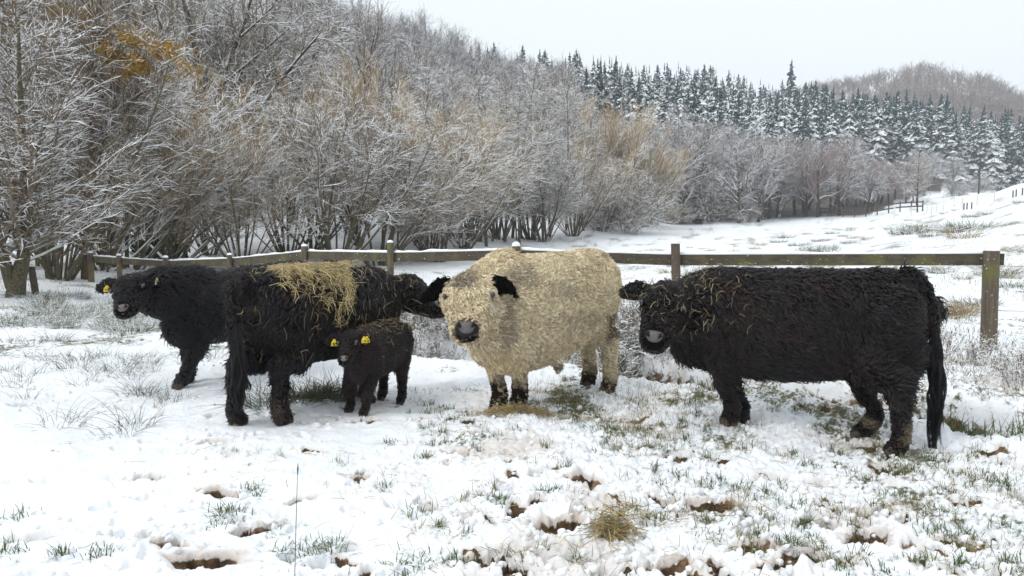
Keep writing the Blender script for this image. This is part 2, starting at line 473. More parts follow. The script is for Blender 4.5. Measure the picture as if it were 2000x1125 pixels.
# polar sheet: fine in the field of view, coarse elsewhere, out to the horizon
az = np.concatenate([np.linspace(-math.pi, -R(40), 60, endpoint=False), np.linspace(-R(40), R(40), 1000), np.linspace(R(40), math.pi, 61)[1:-1]])
ya = np.concatenate([np.arange(760, 60, -1.62), np.array([57, 54, 51, 48, 45, 42, 39, 36, 33, 30, 27, 24.5, 22, 20, 18, 16, 14.5, 13, 11.5, 10, 9, 8, 7, 6.2, 5.4, 4.8, 4.2, 3.7, 3.3])])
rr = np.concatenate([[0.3, .7, 1.1], CAMH * F / ya])
AZ, RR = np.meshgrid(az, rr)
gx, gy = (RR * np.sin(AZ)).ravel(), (RR * np.cos(AZ)).ravel()
gz, soil, stain, thin, forest = ground_fields(gx, gy)
na, nr = len(az), len(rr)
i = np.arange(nr - 1)[:, None] * na + np.arange(na)[None, :]
j = np.arange(nr - 1)[:, None] * na + (np.arange(na)[None, :] + 1) % na
q = np.stack([i, j, j + na, i + na], -1).reshape(-1, 4)
V = np.stack([gx, gy, gz], 1)
V = np.concatenate([V, [[0, 0, float(gz[0])]]])
cap = np.stack([np.full(na, len(V) - 1), (np.arange(na) + 1) % na, np.arange(na)], -1)
ex = lambda a: np.concatenate([a, [0]])
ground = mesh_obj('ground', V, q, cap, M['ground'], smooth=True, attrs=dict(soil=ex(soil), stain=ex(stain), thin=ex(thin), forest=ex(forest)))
ground.data.flip_normals() if ground.data.polygons[5000].normal.z < 0 else None
tag(ground, kind='structure')
def band(px, table):
    for lim, txt in table:
        if px < lim: return txt
    return table[-1][1]
# ---------------------------------------------------------------- timber fence
def box_between(b, A, B, w, h, sag=0.0, K=9):
    """a sawn beam from A to B (top centre line), w wide, h deep"""
    A, B = np.array(A, float), np.array(B, float)
    d = nrm(B - A); s = nrm(np.cross(d, [0, 0, 1])); u = np.array([0, 0, 1.])
    V, Q = [], []
    for k in range(K):
        t = k / (K - 1); c = A + (B - A) * t - u * sag * 4 * t * (1 - t)
        jw = w / 2 + random.uniform(-.003, .003)
        for (x, z) in ((-1, 0), (1, 0), (1, -1), (-1, -1)):
            V.append(c + s * x * jw + u * (z * h + random.uniform(-.002, .002)))
    for k in range(K - 1):
        for m in range(4):
            a, c2 = k * 4 + m, k * 4 + (m + 1) % 4
            Q.append((a, a + 4, c2 + 4, c2))
    Q.append((0, 1, 2, 3)); e = (K - 1) * 4; Q.append((e + 3, e + 2, e + 1, e))
    b.raw(V, Q)
def snow_strip(b, A, B, w, h, K=40, seed=0):
    """rounded ridge of snow lying along a beam"""
    A, B = np.array(A, float), np.array(B, float)
    d = nrm(B - A); s = nrm(np.cross(d, [0, 0, 1])); rs = np.random.default_rng(seed)
    t = np.linspace(0, 1, K); hh = h * (1 + .9 * fbm(t * 9 + seed, t * 0 + seed, 3, seed)); hh[0] *= .3; hh[-1] *= .3
    hh = np.clip(hh, .004, None)
    V, Q = [], []; n = 7
    for k in range(K):
        c = A + (B - A) * t[k]
        for m in range(n):
            a = math.pi * m / (n - 1)
            V.append(c + s * math.cos(a) * (w / 2 + .004) + np.array([0, 0, 1]) * (math.sin(a) ** .7 * hh[k] + .001))
    for k in range(K - 1):
        for m in range(n - 1):
            a = k * n + m; Q.append((a, a + 1, a + n + 1, a + n))
        Q.append((k * n + n - 1, k * n, k * n + n, k * n + 2 * n - 1))
    b.raw(V, Q)
def dome(b, c, r, h, n=14, m=5):
    V, Q = [], []
    for k in range(m + 1):
        a = k / m * math.pi / 2
        for l in range(n):
            p = l * 2 * math.pi / n
            V.append(np.array(c) + np.array([math.cos(p) * r * math.cos(a), math.sin(p) * r * math.cos(a), h * math.sin(a) ** .8]))
    for k in range(m):
        for l in range(n):
            Q.append((k * n + l, k * n + (l + 1) % n, (k + 1) * n + (l + 1) % n, (k + 1) * n + l))
    b.raw(V, Q)
def post_mesh(b, base, top, r, sides=12, seed=0):
    rs = np.random.default_rng(seed); base, top = np.array(base, float), np.array(top, float)
    K = 9; V, Q = [], []
    for k in range(K):
        t = k / (K - 1); c = base + (top - base) * t
        for l in range(sides):
            a = l * 2 * math.pi / sides
            q = r * (1.04 - .06 * t) * (1 + .035 * math.sin(3 * a + seed) + rs.uniform(-.015, .015))
            V.append(c + np.array([math.cos(a) * q, math.sin(a) * q, 0]))
    for k in range(K - 1):
        for l in range(sides):
            Q.append((k * sides + l, k * sides + (l + 1) % sides, (k + 1) * sides + (l + 1) % sides, (k + 1) * sides + l))
    n = len(V); V.append(top + np.array([0, 0, .004])); e = (K - 1) * sides
    b.raw(V, Q, [(e + l, e + (l + 1) % sides, n) for l in range(sides)])

#        px   ytop  depth rail-top-y radius  tilt
FP = [(1937, 490, 9.6, 496, .092, 0.0), (1319, 476, 10.5, 498, .062, -.05), (1008, 481, 11.2, 489, .065, 0.0), (762, 474, 12.6, 494, .055, 0.0),
      (594, 481, 14.1, 491, .058, 0.0), (448, 498, 15.6, 505, .055, 0.0), (323, 503, 17.0, 510, .062, 0.0), (232, 499, 18.6, 504, .060, .0), (176, 494, 20.2, 500, .075, 0.0)]
fence = empty('timber_fence', at(1319, 560, 10.5) * np.array([1, 1, 0]), 'long weathered timber rail fence with snow on its rail behind the cattle', 'fence')
def kid(o): o.parent = fence; o.matrix_parent_inverse = fence.matrix_basis.inverted(); return o
for k, (px, yt, d, yr, r, tilt) in enumerate(FP):
    top = at(px, yt, d); g = H(top[0], d)
    base = np.array([top[0] - tilt + (.03 if k == 0 else 0), d, g - .12])
    b = Buf(); post_mesh(b, base, top, r, seed=k); kid(b.build('post', M['post'], smooth=False))
    b = Buf(); dome(b, top + np.array([0, 0, .003]), r * .97, r * (1.0 if k in (0, 2) else .75)); kid(b.build('snow_cap', M['snow'], smooth=True))
    if k:
        p0 = FP[k - 1]
        A = at(p0[0], p0[3], p0[2]); B = at(px, yr, d)
        # beams sit against the back of each post, lapping it a little
        nrmv = nrm(np.cross(nrm(B - A), [0, 0, 1])); nrmv = nrmv if nrmv[1] > 0 else -nrmv
        off = nrmv * .10
        if k == 1: A = A + nrm(A - B) * .16
        A2, B2 = A + off, B + off + (np.array([0, 0, .0]))
        if k > 1: A2 = A2 + nrm(B - A) * .003
        b = Buf(); box_between(b, A2, B2, .10, .145 if k < 5 else .15); kid(b.build('rail', M['rail']))
        b = Buf(); snow_strip(b, A2, B2, .10, .033 if k != 7 else .02, seed=k * 3 + 1); kid(b.build('snow_ridge', M['snow'], smooth=True))
# thin fence wires on the right
def wire(name, pts, r, label, cat='wire'):
    b = Buf(); p = np.array(pts, float)[None]; b.tubes(p, np.full(p.shape[:2], r), 4); o = b.build(name, M['iron']); tag(o, label, cat); return o
wire('fence_wire', [at(1905, 603, 9.75), at(1960, 607, 9.7), at(2120, 611, 9.2)], .0035, 'thin lower fence wire running right from the thick end post')
wire('fence_wire', [at(1955, 520, 9.68), at(2120, 521, 9.2)], .003, 'thin upper fence wire running right from the rail end')

# ---------------------------------------------------------------- branching trees
def grow(P0, D0, L, r0, K, rs, wander=.12, trop=(0, 0, .06), rtip=.35):
    N = len(P0); P = np.zeros((N, K, 3)); P[:, 0] = P0; d = nrm(D0)
    for k in range(1, K):
        d = nrm(d + rs.normal(0, wander, (N, 3)) + np.array(trop))
        P[:, k] = P[:, k - 1] + d * (L / (K - 1))[:, None]
    t = np.linspace(0, 1, K)[None]
    return P, r0[:, None] * (1 - (1 - rtip) * t)
def sprout(P, rad, n, tmin, tmax, amin, amax, rs, up=0.0, flat=0.0):
    """children of every branch: start point, direction, position along parent, parent index"""
    N, K, _ = P.shape
    idx = np.repeat(np.arange(N), n); t = tmin + (tmax - tmin) * (np.tile(np.arange(n), N) + rs.random(N * n)) / n
    f = t * (K - 1); i = np.minimum(f.astype(int), K - 2); w = (f - i)[:, None]
    p = P[idx, i] * (1 - w) + P[idx, i + 1] * w
    T = nrm(P[idx, i + 1] - P[idx, i]); r = rad[idx, i] * (1 - w[:, 0]) + rad[idx, i + 1] * w[:, 0]
    rv = nrm(rs.normal(0, 1, (N * n, 3)))
    s = nrm(rv - T * (rv * T).sum(-1, keepdims=True))
    a = rs.uniform(amin, amax, N * n)[:, None]
    d = T * np.cos(a) + s * np.sin(a)
    d[:, 2] = d[:, 2] * (1 - flat) + up
    return p, nrm(d), t, idx, r
def tree_mesh(kind, seed):
    """returns trunk Buf and crown Buf; z = 0 at the foot; nominal height is about 10"""
    rs = np.random.default_rng(seed); T, C = Buf(), Buf()
    def tw(P0, D, L, r, K=2, n=3, wander=.1, trop=(0, 0, 0), tip=.4):
        P, ra = grow(P0, D, L, r, K, rs, wander, trop, tip)
        C.tubes(P, ra, n, rs.integers(0, 2, len(P)) * math.pi / n * 1.0); return P, ra
    if kind == 'shrub':          # many stems fanning out of one stool
        n0 = 17; a = rs.uniform(0, 2 * math.pi, n0); lean = rs.uniform(.05, .8, n0)
        P0 = np.stack([np.cos(a) * .45 * rs.random(n0), np.sin(a) * .45 * rs.random(n0), -.25 * np.ones(n0)], 1)
        D = np.stack([np.cos(a) * np.sin(lean), np.sin(a) * np.sin(lean), np.cos(lean)], 1)
        P, ra = grow(P0, D, rs.uniform(6.5, 10, n0), rs.uniform(.055, .10, n0), 9, rs, .07, (0, 0, .04), .2)
        T.tubes(P, ra, 6)
        p, d, t, ix, r = sprout(P, ra, 11, .32, 1, .4, .95, rs, .05)
        P1, r1 = grow(p, d, rs.uniform(1.8, 3.6, len(p)) * (1.25 - .6 * t), np.maximum(r * .45, .018), 6, rs, .12, (0, 0, .02), .3)
        C.tubes(P1, r1, 4)
        p, d, t, ix, r = sprout(P1, r1, 9, .12, 1, .35, .9, rs, .0, .25)
        P2, r2 = tw(p, d, rs.uniform(.6, 1.3, len(p)), np.maximum(r * .6, .014), 4, 3, .11, (0, 0, .0))
        p, d, t, ix, r = sprout(P2, r2, 4, .1, 1, .3, .8, rs, .05, .1)
        tw(p, d, rs.uniform(.25, .7, len(p)), np.full(len(p), .0105))
    elif kind == 'whip':         # dense upright rods, bushy outline (ochre willow)
        n0 = 26; a = rs.uniform(0, 2 * math.pi, n0); lean = rs.uniform(.02, 1.0, n0)
        P0 = np.stack([np.cos(a) * .5 * rs.random(n0), np.sin(a) * .5 * rs.random(n0), rs.uniform(-.2, 1.2, n0)], 1)
        D = np.stack([np.cos(a) * np.sin(lean), np.sin(a) * np.sin(lean), np.cos(lean)], 1)
        P, ra = grow(P0, D, rs.uniform(4.5, 8, n0), rs.uniform(.03, .07, n0), 7, rs, .06, (0, 0, .05), .2)
        T.tubes(P, ra, 5)
        p, d, t, ix, r = sprout(P, ra, 11, .15, 1, .3, .7, rs, .1)
        P1, r1 = grow(p, d, rs.uniform(1.2, 2.4, len(p)) * (1.2 - .4 * t), np.maximum(r * .4, .011), 4, rs, .08, (0, 0, .05), .3)
        C.tubes(P1, r1, 3)
        p, d, t, ix, r = sprout(P1, r1, 9, .1, 1, .25, .6, rs, .1)
        P2, r2 = tw(p, d, rs.uniform(.5, 1.1, len(p)), np.full(len(p), .012), 2)
        p, d, t, ix, r = sprout(P2, r2, 3, .1, 1, .2, .6, rs, .1)
        tw(p, d, rs.uniform(.25, .6, len(p)), np.full(len(p), .0095))
    elif kind == 'alder':        # slim straight pole with short level branches
        P, ra = grow(np.array([[0, 0, -.3]]), np.array([[rs.normal(0, .04), rs.normal(0, .04), 1]]), np.array([10.6]), np.array([.11]), 12, rs, .025, (0, 0, .01), .12)
        T.tubes(P, ra, 6)
        p, d, t, ix, r = sprout(P, ra, 85, .20, 1, .95, 1.5, rs, .12)
        L = (rs.uniform(1.1, 2.3, len(p)) * np.where(t < .3, .7, 1) * (1.25 - .95 * t) + .2)
        P1, r1 = grow(p, d, L, np.clip(r * .4, .01, .03), 5, rs, .10, (0, 0, .03), .3)
        C.tubes(P1, r1, 4)
        p, d, t, ix, r = sprout(P1, r1, 9, .1, 1, .4, .9, rs, .0, .3)
        P2, r2 = tw(p, d, rs.uniform(.35, .85, len(p)), np.full(len(p), .009), 3, 3, .12)
        p, d, t, ix, r = sprout(P2, r2, 5, .1, 1, .3, .9, rs, .0, .2)
        tw(p, d, rs.uniform(.15, .4, len(p)), np.full(len(p), .007))
    elif kind in ('oak', 'far'):  # spreading bare crown
        far = kind == 'far'
        P, ra = grow(np.array([[0, 0, -.3]]), np.array([[rs.normal(0, .08), rs.normal(0, .08), 1]]), np.array([6.4]), np.array([.22]), 8, rs, .05, (0, 0, .01), .45)
        T.tubes(P, ra, 8)
        n1 = 12
        p, d, t, ix, r = sprout(P, ra, n1, .30, 1.0, .35, 1.15, rs, .12)
        P1, r1 = grow(p, d, rs.uniform(3.2, 5.6, n1) * (1.15 - .35 * t), np.clip(r * .78, .06, .17), 8, rs, .13, (0, 0, .045), .25)
        (T if not far else C).tubes(P1, r1, 6 if not far else 4)
        p, d, t, ix, r = sprout(P1, r1, 9, .15, 1, .35, 1.0, rs, .08)
        P2, r2 = grow(p, d, rs.uniform(1.2, 2.6, len(p)) * (1.15 - .4 * t), np.maximum(r * .5, .022), 5, rs, .15, (0, 0, .03), .3)
        C.tubes(P2, r2, 4 if not far else 3)
        p, d, t, ix, r = sprout(P2, r2, 7 if far else 8, .1, 1, .35, 1.0, rs, .04)
        P3, r3 = tw(p, d, rs.uniform(.6, 1.25, len(p)), np.full(len(p), .013 if far else .014), 3, 3, .16)
        p, d, t, ix, r = sprout(P3, r3, 4, .1, 1, .3, .95, rs, .03)
        tw(p, d, rs.uniform(.3, .7, len(p)), np.full(len(p), .010 if far else .0075))
    elif kind == 'bush':         # low tangled bush
        n0 = 26; a = rs.uniform(0, 2 * math.pi, n0); lean = rs.uniform(.1, 1.25, n0)
        P0 = np.stack([np.cos(a) * .8 * rs.random(n0), np.sin(a) * .8 * rs.random(n0), -.1 * np.ones(n0)], 1)
        D = np.stack([np.cos(a) * np.sin(lean), np.sin(a) * np.sin(lean), np.cos(lean)], 1)
        P, ra = grow(P0, D, rs.uniform(2.0, 4.0, n0), rs.uniform(.02, .05, n0), 6, rs, .14, (0, 0, .0), .25)
        T.tubes(P, ra, 4)
        p, d, t, ix, r = sprout(P, ra, 10, .1, 1, .4, 1.1, rs, .02)
        P1, r1 = tw(p, d, rs.uniform(.7, 1.6, len(p)), np.full(len(p), .014), 4, 3, .16)
        p, d, t, ix, r = sprout(P1, r1, 9, .1, 1, .4, 1.1, rs, .0)
        P2, r2 = tw(p, d, rs.uniform(.3, .8, len(p)), np.full(len(p), .009), 2)
        p, d, t, ix, r = sprout(P2, r2, 3, .1, 1, .4, 1.1, rs, .0)
        tw(p, d, rs.uniform(.15, .4, len(p)), np.full(len(p), .007))
    return T, C
TREES = {}
def proto(kind, seed, trunk_mat, crown_mat):
    key = (kind, seed, trunk_mat, crown_mat)
    if key not in TREES:
        mk = (kind, seed)
        if mk not in TREES:
            T, C = tree_mesh(kind, seed); TREES[mk] = (T, C)
        T, C = TREES[mk]
        a = T.build('trunk', M[trunk_mat], link=False).data; c = C.build('crown', M[crown_mat], link=False).data
        TREES[key] = (a, c)
    return TREES[key]
def place(name, kind, seed, tm, cm, loc, s, label, cat='tree', group=None, sz=None, rz=None, lean=(0, 0)):
    a, c = proto(kind, seed, tm, cm)
    e = empty(name, loc, label, cat, group, rz if rz is not None else random.uniform(0, 6.28))
    e.scale = (s, s, sz or s); e.rotation_euler[0], e.rotation_euler[1] = lean
    for nm, me in (('trunk', a), ('crown', c)):
        o = bpy.data.objects.new(nm, me); COL.objects.link(o); o.parent = e
    return e
def on(px, Y):
    x = (px - 1000) / F * Y * 1.0; return (x, Y, H(x, Y) - .02)
def hgt(px, ytop, Y):
    """height of something whose foot is on the ground at (px, Y) and whose top shows at photo row ytop"""
    p = on(px, Y); return at(px, ytop, Y)[2] - p[2]

# front row of multi-stemmed trees along the stream
ROW = 'multi-stemmed trees along the stream behind the fence'
LABROW = 'snow dusted multi-stemmed tree in the row along the stream behind the fence'
k = 0
row_specs = [  # px, depth, y of top, kind, crown material, label
 (655, 36, 168, 'shrub', 'twig', 'broad snowy multi-stemmed tree directly behind the fence post with the bend'),
 (735, 38, 205, 'shrub', 'twig_ochre', 'snowy multi-stemmed tree with stems leaning right, behind the black cow with hay'),
 (560, 40, 240, 'shrub', 'twig_ochre', None), (610, 43, 185, 'shrub', 'twig_ochre', None), (470, 34, 265, 'shrub', 'twig_ochre', None),
 (835, 42, 215, 'shrub', 'twig_ochre', None), (810, 46, 150, 'alder', 'twig', None), (700, 46, 140, 'whip', 'twig_ochre', None), (905, 46, 215, 'shrub', 'twig_ochre', None),
 (880, 50, 175, 'alder', 'twig', None), (950, 47, 150, 'alder', 'twig', None), (985, 51, 165, 'alder', 'twig', None), (1015, 49, 200, 'alder', 'twig', None),
 (1000, 56, 140, 'alder', 'twig', None), (1045, 54, 190, 'alder', 'twig', None), (1075, 57, 180, 'alder', 'twig', None), (1060, 52, 300, 'shrub', 'twig', 'pale tree in the stream row with one long stem leaning to the right'),
 (1105, 60, 175, 'alder', 'twig', None), (1140, 62, 185, 'alder', 'twig', None), (1120, 58, 290, 'shrub', 'twig_ochre', None), (1165, 66, 225, 'whip', 'twig_ochre', None),
 (1175, 62, 300, 'shrub', 'twig_ochre', None), (1215, 68, 225, 'whip', 'twig_ochre', None), (1250, 72, 270, 'whip', 'twig_ochre', 'rounded ochre willow at the right end of the stream row'), (1265, 74, 300, 'whip', 'twig_ochre', None),
 (925, 50, 250, 'shrub', 'twig', None), (975, 53, 280, 'shrub', 'twig', None), (1035, 55, 270, 'shrub', 'twig', None), (780, 52, 190, 'shrub', 'twig', None), (410, 41, 260, 'shrub', 'twig', None),
 (860, 40, 330, 'shrub', 'twig', None), (1215, 62, 350, 'bush', 'twig', None),
]
for (px, Y, yt, kind, cm, lab) in row_specs:
    Y *= np.interp(px, [400, 900, 1150], [.84, .88, 1.0])
    h = hgt(px, yt, Y); nomin = {'shrub': 9.3, 'whip': 8.6, 'alder': 10.3, 'bush': 3.6}[kind]
    s = h / nomin
    place('streamside_tree', kind, 10 + (k * 3) % 5, 'bark_green', cm, on(px, Y), s, lab or ('%s snowy stream row tree, %s' % ({'shrub': 'many stemmed', 'whip': 'ochre tipped', 'alder': 'straight single stemmed', 'bush': 'low'}[kind], band(px, [(480, 'above the leftmost cow'), (540, 'just left of the bend in the fence'), (620, 'at the bend in the fence'), (720, 'right of the bend in the fence'), (800, 'above the head of the cow with hay'), (880, 'between the cow with hay and the bull'), (945, 'above the head of the pale bull'), (1000, 'left of the post behind the bull'), (1060, 'right of the post behind the bull'), (1130, 'above the back of the bull'), (1190, 'above the rump of the bull'), (9999, 'at the right end of the row')]))), 'tree', ROW, sz=s); k += 1
# thicket of thin poles filling the row
for px in range(770, 1300, 13):
    Y = np.interp(px, [750, 1000, 1300], [38, 50, 78]) + random.uniform(-3, 5)
    h = hgt(px, random.uniform(230, 330), Y); s = h / 10.3
    if random.random() < .8: place('streamside_tree', 'alder', 10 + random.randrange(5), 'bark_green', 'twig', on(px + random.uniform(-6, 6), Y), s, 'slim pole tree of the stream thicket, ' + band(px, [(850, 'above the head of the cow with hay'), (930, 'above the poll of the pale bull'), (1010, 'left of the post behind the bull'), (1090, 'above the back of the pale bull'), (1180, 'above the rump of the pale bull'), (9999, 'at its right end by the ochre willow')]), 'tree', ROW, sz=s, lean=(random.uniform(-.12, .12), random.uniform(-.12, .12)))

# left group
place('willow_tree', 'whip', 11, 'bark_green', 'twig_ochre', on(195, 24), 1.0, 'large ochre twigged willow on the left with amber catkins in its top', 'tree', None, sz=hgt(195, 75, 24) / 8.6)
place('willow_tree', 'whip', 12, 'bark_green', 'twig_ochre', on(330, 29), 1.1, 'ochre willow above the ivy clad trunk, behind the leftmost cow', 'tree', None, sz=hgt(330, 175, 29) / 8.6)
place('willow_tree', 'whip', 10, 'bark_green', 'twig_ochre', on(95, 23), .95, 'reddish twigged willow at the left edge behind the snowy fork-trunked tree', 'tree', None, sz=hgt(95, 110, 23) / 8.6)
place('bare_tree', 'shrub', 12, 'bark_green', 'twig', on(250, 26), .8, 'snow laden multi-stemmed tree right of the brown fence-end trunk', 'tree', None, sz=.85)
place('bare_tree', 'shrub', 10, 'bark_green', 'twig', on(110, 20), .62, 'dark multi-stemmed tree under the willow left of the fence end', 'tree', None, sz=.8)
place('bare_tree', 'oak', 30, 'bark_red', 'twig', on(163, 20.6), .55, 'brown trunked tree standing beside the left end of the fence', 'tree', None, sz=.9)
place('bare_tree', 'oak', 31, 'bark', 'twig', on(-60, 19), .8, 'snow laden tree cut by the left edge of the picture', 'tree', None, sz=1.0)

# near-left tree: forked mossy trunk with fishbone snowy branches
def near_tree():
    rs = np.random.default_rng(5)
    foot = on(32, 16.0)
    e = empty('bare_tree', foot, 'mossy fork-trunked tree with level snowy branches at the left edge', 'tree')
    T, C = Buf(), Buf()
    f = np.array(foot)
    def rel(px, py, Y): return at(px, py, Y) - f
    main = np.array([rel(28, 592, 16), rel(34, 545, 16), rel(45, 505, 16), rel(50, 450, 16), rel(52, 400, 15.9), rel(46, 320, 15.8), rel(42, 230, 15.8), rel(38, 140, 15.9), rel(36, 40, 16)])[None]
    T.tubes(main, np.array([[.20, .165, .13, .115, .10, .08, .06, .04, .02]]), 9)
    fork = np.array([rel(26, 560, 16), rel(15, 530, 15.9), rel(4, 495, 15.8), rel(-12, 440, 15.7), rel(-30, 360, 15.6), rel(-45, 250, 15.6)])[None]
    T.tubes(fork, np.array([[.15, .12, .10, .08, .06, .03]]), 8)
    for P, ra, n in ((main, np.array([[.2, .165, .13, .115, .10, .08, .06, .04, .02]]), 90), (fork, np.array([[.15, .12, .10, .08, .06, .03]]), 40)):
        p, d, t, ix, r = sprout(P, ra, n, .22, 1, .75, 1.25, rs, .1)
        L = rs.uniform(1.3, 3.3, n) * (1.15 - .6 * t)
        P1, r1 = grow(p, d, L, np.clip(r * .4, .018, .042), 7, rs, .09, (0, 0, .03), .25)
        C.tubes(P1, r1, 4)
        p, d, t, ix, r = sprout(P1, r1, 13, .12, 1, .45, .95, rs, .0, .35)
        P2, r2 = grow(p, d, rs.uniform(.35, 1.0, len(p)) * (1.2 - .5 * t), np.maximum(r * .5, .0095), 4, rs, .12, (0, 0, .01), .4)
        C.tubes(P2, r2, 3, rs.integers(0, 2, len(P2)) * math.pi / 3)
        p, d, t, ix, r = sprout(P2, r2, 5, .1, 1, .4, .9, rs, .0, .2)
        P3, r3 = grow(p, d, rs.uniform(.1, .35, len(p)), np.full(len(p), .0075), 2, rs, .1, (0, 0, 0), .4)
        C.tubes(P3, r3, 3, rs.integers(0, 2, len(P3)) * math.pi / 3)
    T.build('trunk', M['bark_green'], e, smooth=True); C.build('crown', M['twig'], e)
near_tree()
# snow capped stump / old post under it
b = Buf(); g = on(62, 16.6); post_mesh(b, (g[0] + .05, g[1], g[2] - .1), (g[0] - .03, g[1], g[2] + .62), .07)
st = empty('old_post', (g[0], g[1], g[2]), 'short leaning old post with a cap of snow under the left tree', 'post')
o = b.build('stake', M['darkpost']); o.parent = st; o.matrix_parent_inverse = st.matrix_basis.inverted()
b = Buf(); dome(b, (g[0] - .03, g[1], g[2] + .625), .075, .06); o = b.build('snow_cap', M['snow'], smooth=True); o.parent = st; o.matrix_parent_inverse = st.matrix_basis.inverted()

# ivy clad double trunk behind the leftmost cow
def ivy_tree():
    foot = on(310, 31); rs = np.random.default_rng(8)
    e = empty('ivy_clad_tree', foot, 'dark ivy clad double trunk rising behind the fence on the left', 'tree')
    T, C = Buf(), Buf(); f = np.array(foot); h = hgt(310, 320, 31)
    P = np.array([[(-.35, 0, -.3), (-.55, .1, h * .4), (-.75, .1, h * .75), (-.6, .2, h * 1.3)], [(.35, .1, -.3), (.7, .1, h * .35), (1.2, .2, h * .7), (1.3, .2, h * 1.2)]])
    T.tubes(P, np.array([[.34, .28, .22, .12]] * 2), 9)
    n = 5200; ti = rs.random(n) * 2.2; w = rs.integers(0, 2, n); i = np.minimum(ti.astype(int), 2); u = (ti - i)[:, None]
    c = P[w, i] * (1 - u) + P[w, i + 1] * u; a = rs.uniform(0, 6.28, n); rr_ = rs.uniform(.28, .62, n)
    c = c + np.stack([np.cos(a) * rr_, np.sin(a) * rr_, rs.normal(0, .12, n)], 1)
    d1 = nrm(rs.normal(0, 1, (n, 3))) * rs.uniform(.06, .13, n)[:, None]; d2 = nrm(np.cross(d1, rs.normal(0, 1, (n, 3)))) * .08
    V = np.stack([c - d1, c + d2, c + d1, c - d2], 1).reshape(-1, 3); C.raw(V, np.arange(n * 4).reshape(-1, 4))
    T.build('trunk', M['bark'], e, smooth=True); C.build('ivy', M['ivy'], e)
ivy_tree()

# amber catkins / leaves left on the willow tops: tufts on the crown
def leaf_tuft(name, center, ext, n, mat, label, cat):
    rs = np.random.default_rng(int(abs(center[0]) * 100))
    c = rs.normal(0, .62, (n, 3)) * np.array(ext)
    c = c[fbm(c[:, 0] * 3 + 5, c[:, 2] * 3, 3, 3) > -.02]; n = len(c)
    d1 = nrm(rs.normal(0, 1, (n, 3)) + np.array([0, 0, .9])) * rs.uniform(.04, .085, n)[:, None]; d2 = nrm(np.cross(d1, rs.normal(0, 1, (n, 3)))) * .024
    b = Buf(); b.raw(np.stack([c - d1, c + d2, c + d1, c - d2], 1).reshape(-1, 3), np.arange(n * 4).reshape(-1, 4))
    o = b.build(name, M[mat]); o.location = [float(v) for v in center]; return o
wil = [o for o in COL.objects if o.name.startswith('willow_tree') and o.type == 'EMPTY']
def hang(o, par):
    bpy.context.view_layer.update(); o.parent = par; o.matrix_parent_inverse = par.matrix_world.inverted()
for (px, py, Y, ex_, n, w) in [(100, 50, 19.8, (.9, .4, .45), 1600, 2), (60, 90, 21.5, (.5, .5, .5), 500, 2), (170, 75, 20.6, (.8, .4, .45), 2600, 0), (235, 95, 20, (.5, .4, .32), 2400, 0), (290, 118, 20.2, (.70, .4, .36), 3200, 0), (345, 150, 23, (.45, .5, .35), 600, 1), (150, 130, 22, (.7, .6, .45), 450, 0),
                               (250, 220, 22, (.6, .5, .4), 260, 0), (380, 250, 26, (.5, .5, .6), 260, 1), (130, 170, 21.5, (.6, .5, .4), 200, 2)]:
    o = leaf_tuft('catkins', at(px, py, Y), ex_, n, 'leaf_yellow', None, None); o['kind'] = 'stuff'; hang(o, wil[w])

# big bare trees on the lower slope, left
BIG = 'large bare trees on the slope behind the stream'
big = [(345, 45, -150, 30, 'big bare tree with thick snowy limbs, above the leftmost cow'), (462, 43, -40, 31, 'wide bare tree with long snow covered limbs reaching right'), (575, 46, 5, 32, 'rounded bare tree with a golden brown edge, left of the sky'),
       (250, 56, -220, 32, None), (120, 52, -200, 30, None), (20, 48, -150, 31, None), (-80, 50, -150, 32, None), (700, 74, 5, 30, 'tall dark stemmed tree just left of where the sky begins'), (520, 68, -60, 30, None), (400, 70, -80, 32, None)]
for (px, Y, yt, sd_, lab) in big:
    s = hgt(px, yt, Y) / 10.2
    place('bare_tree', 'oak', sd_, 'bark', 'twig' if px != 590 else 'twig_ochre', on(px, Y), s, lab or 'large bare snowy tree among the trees high on the left slope', 'tree', BIG, sz=s)

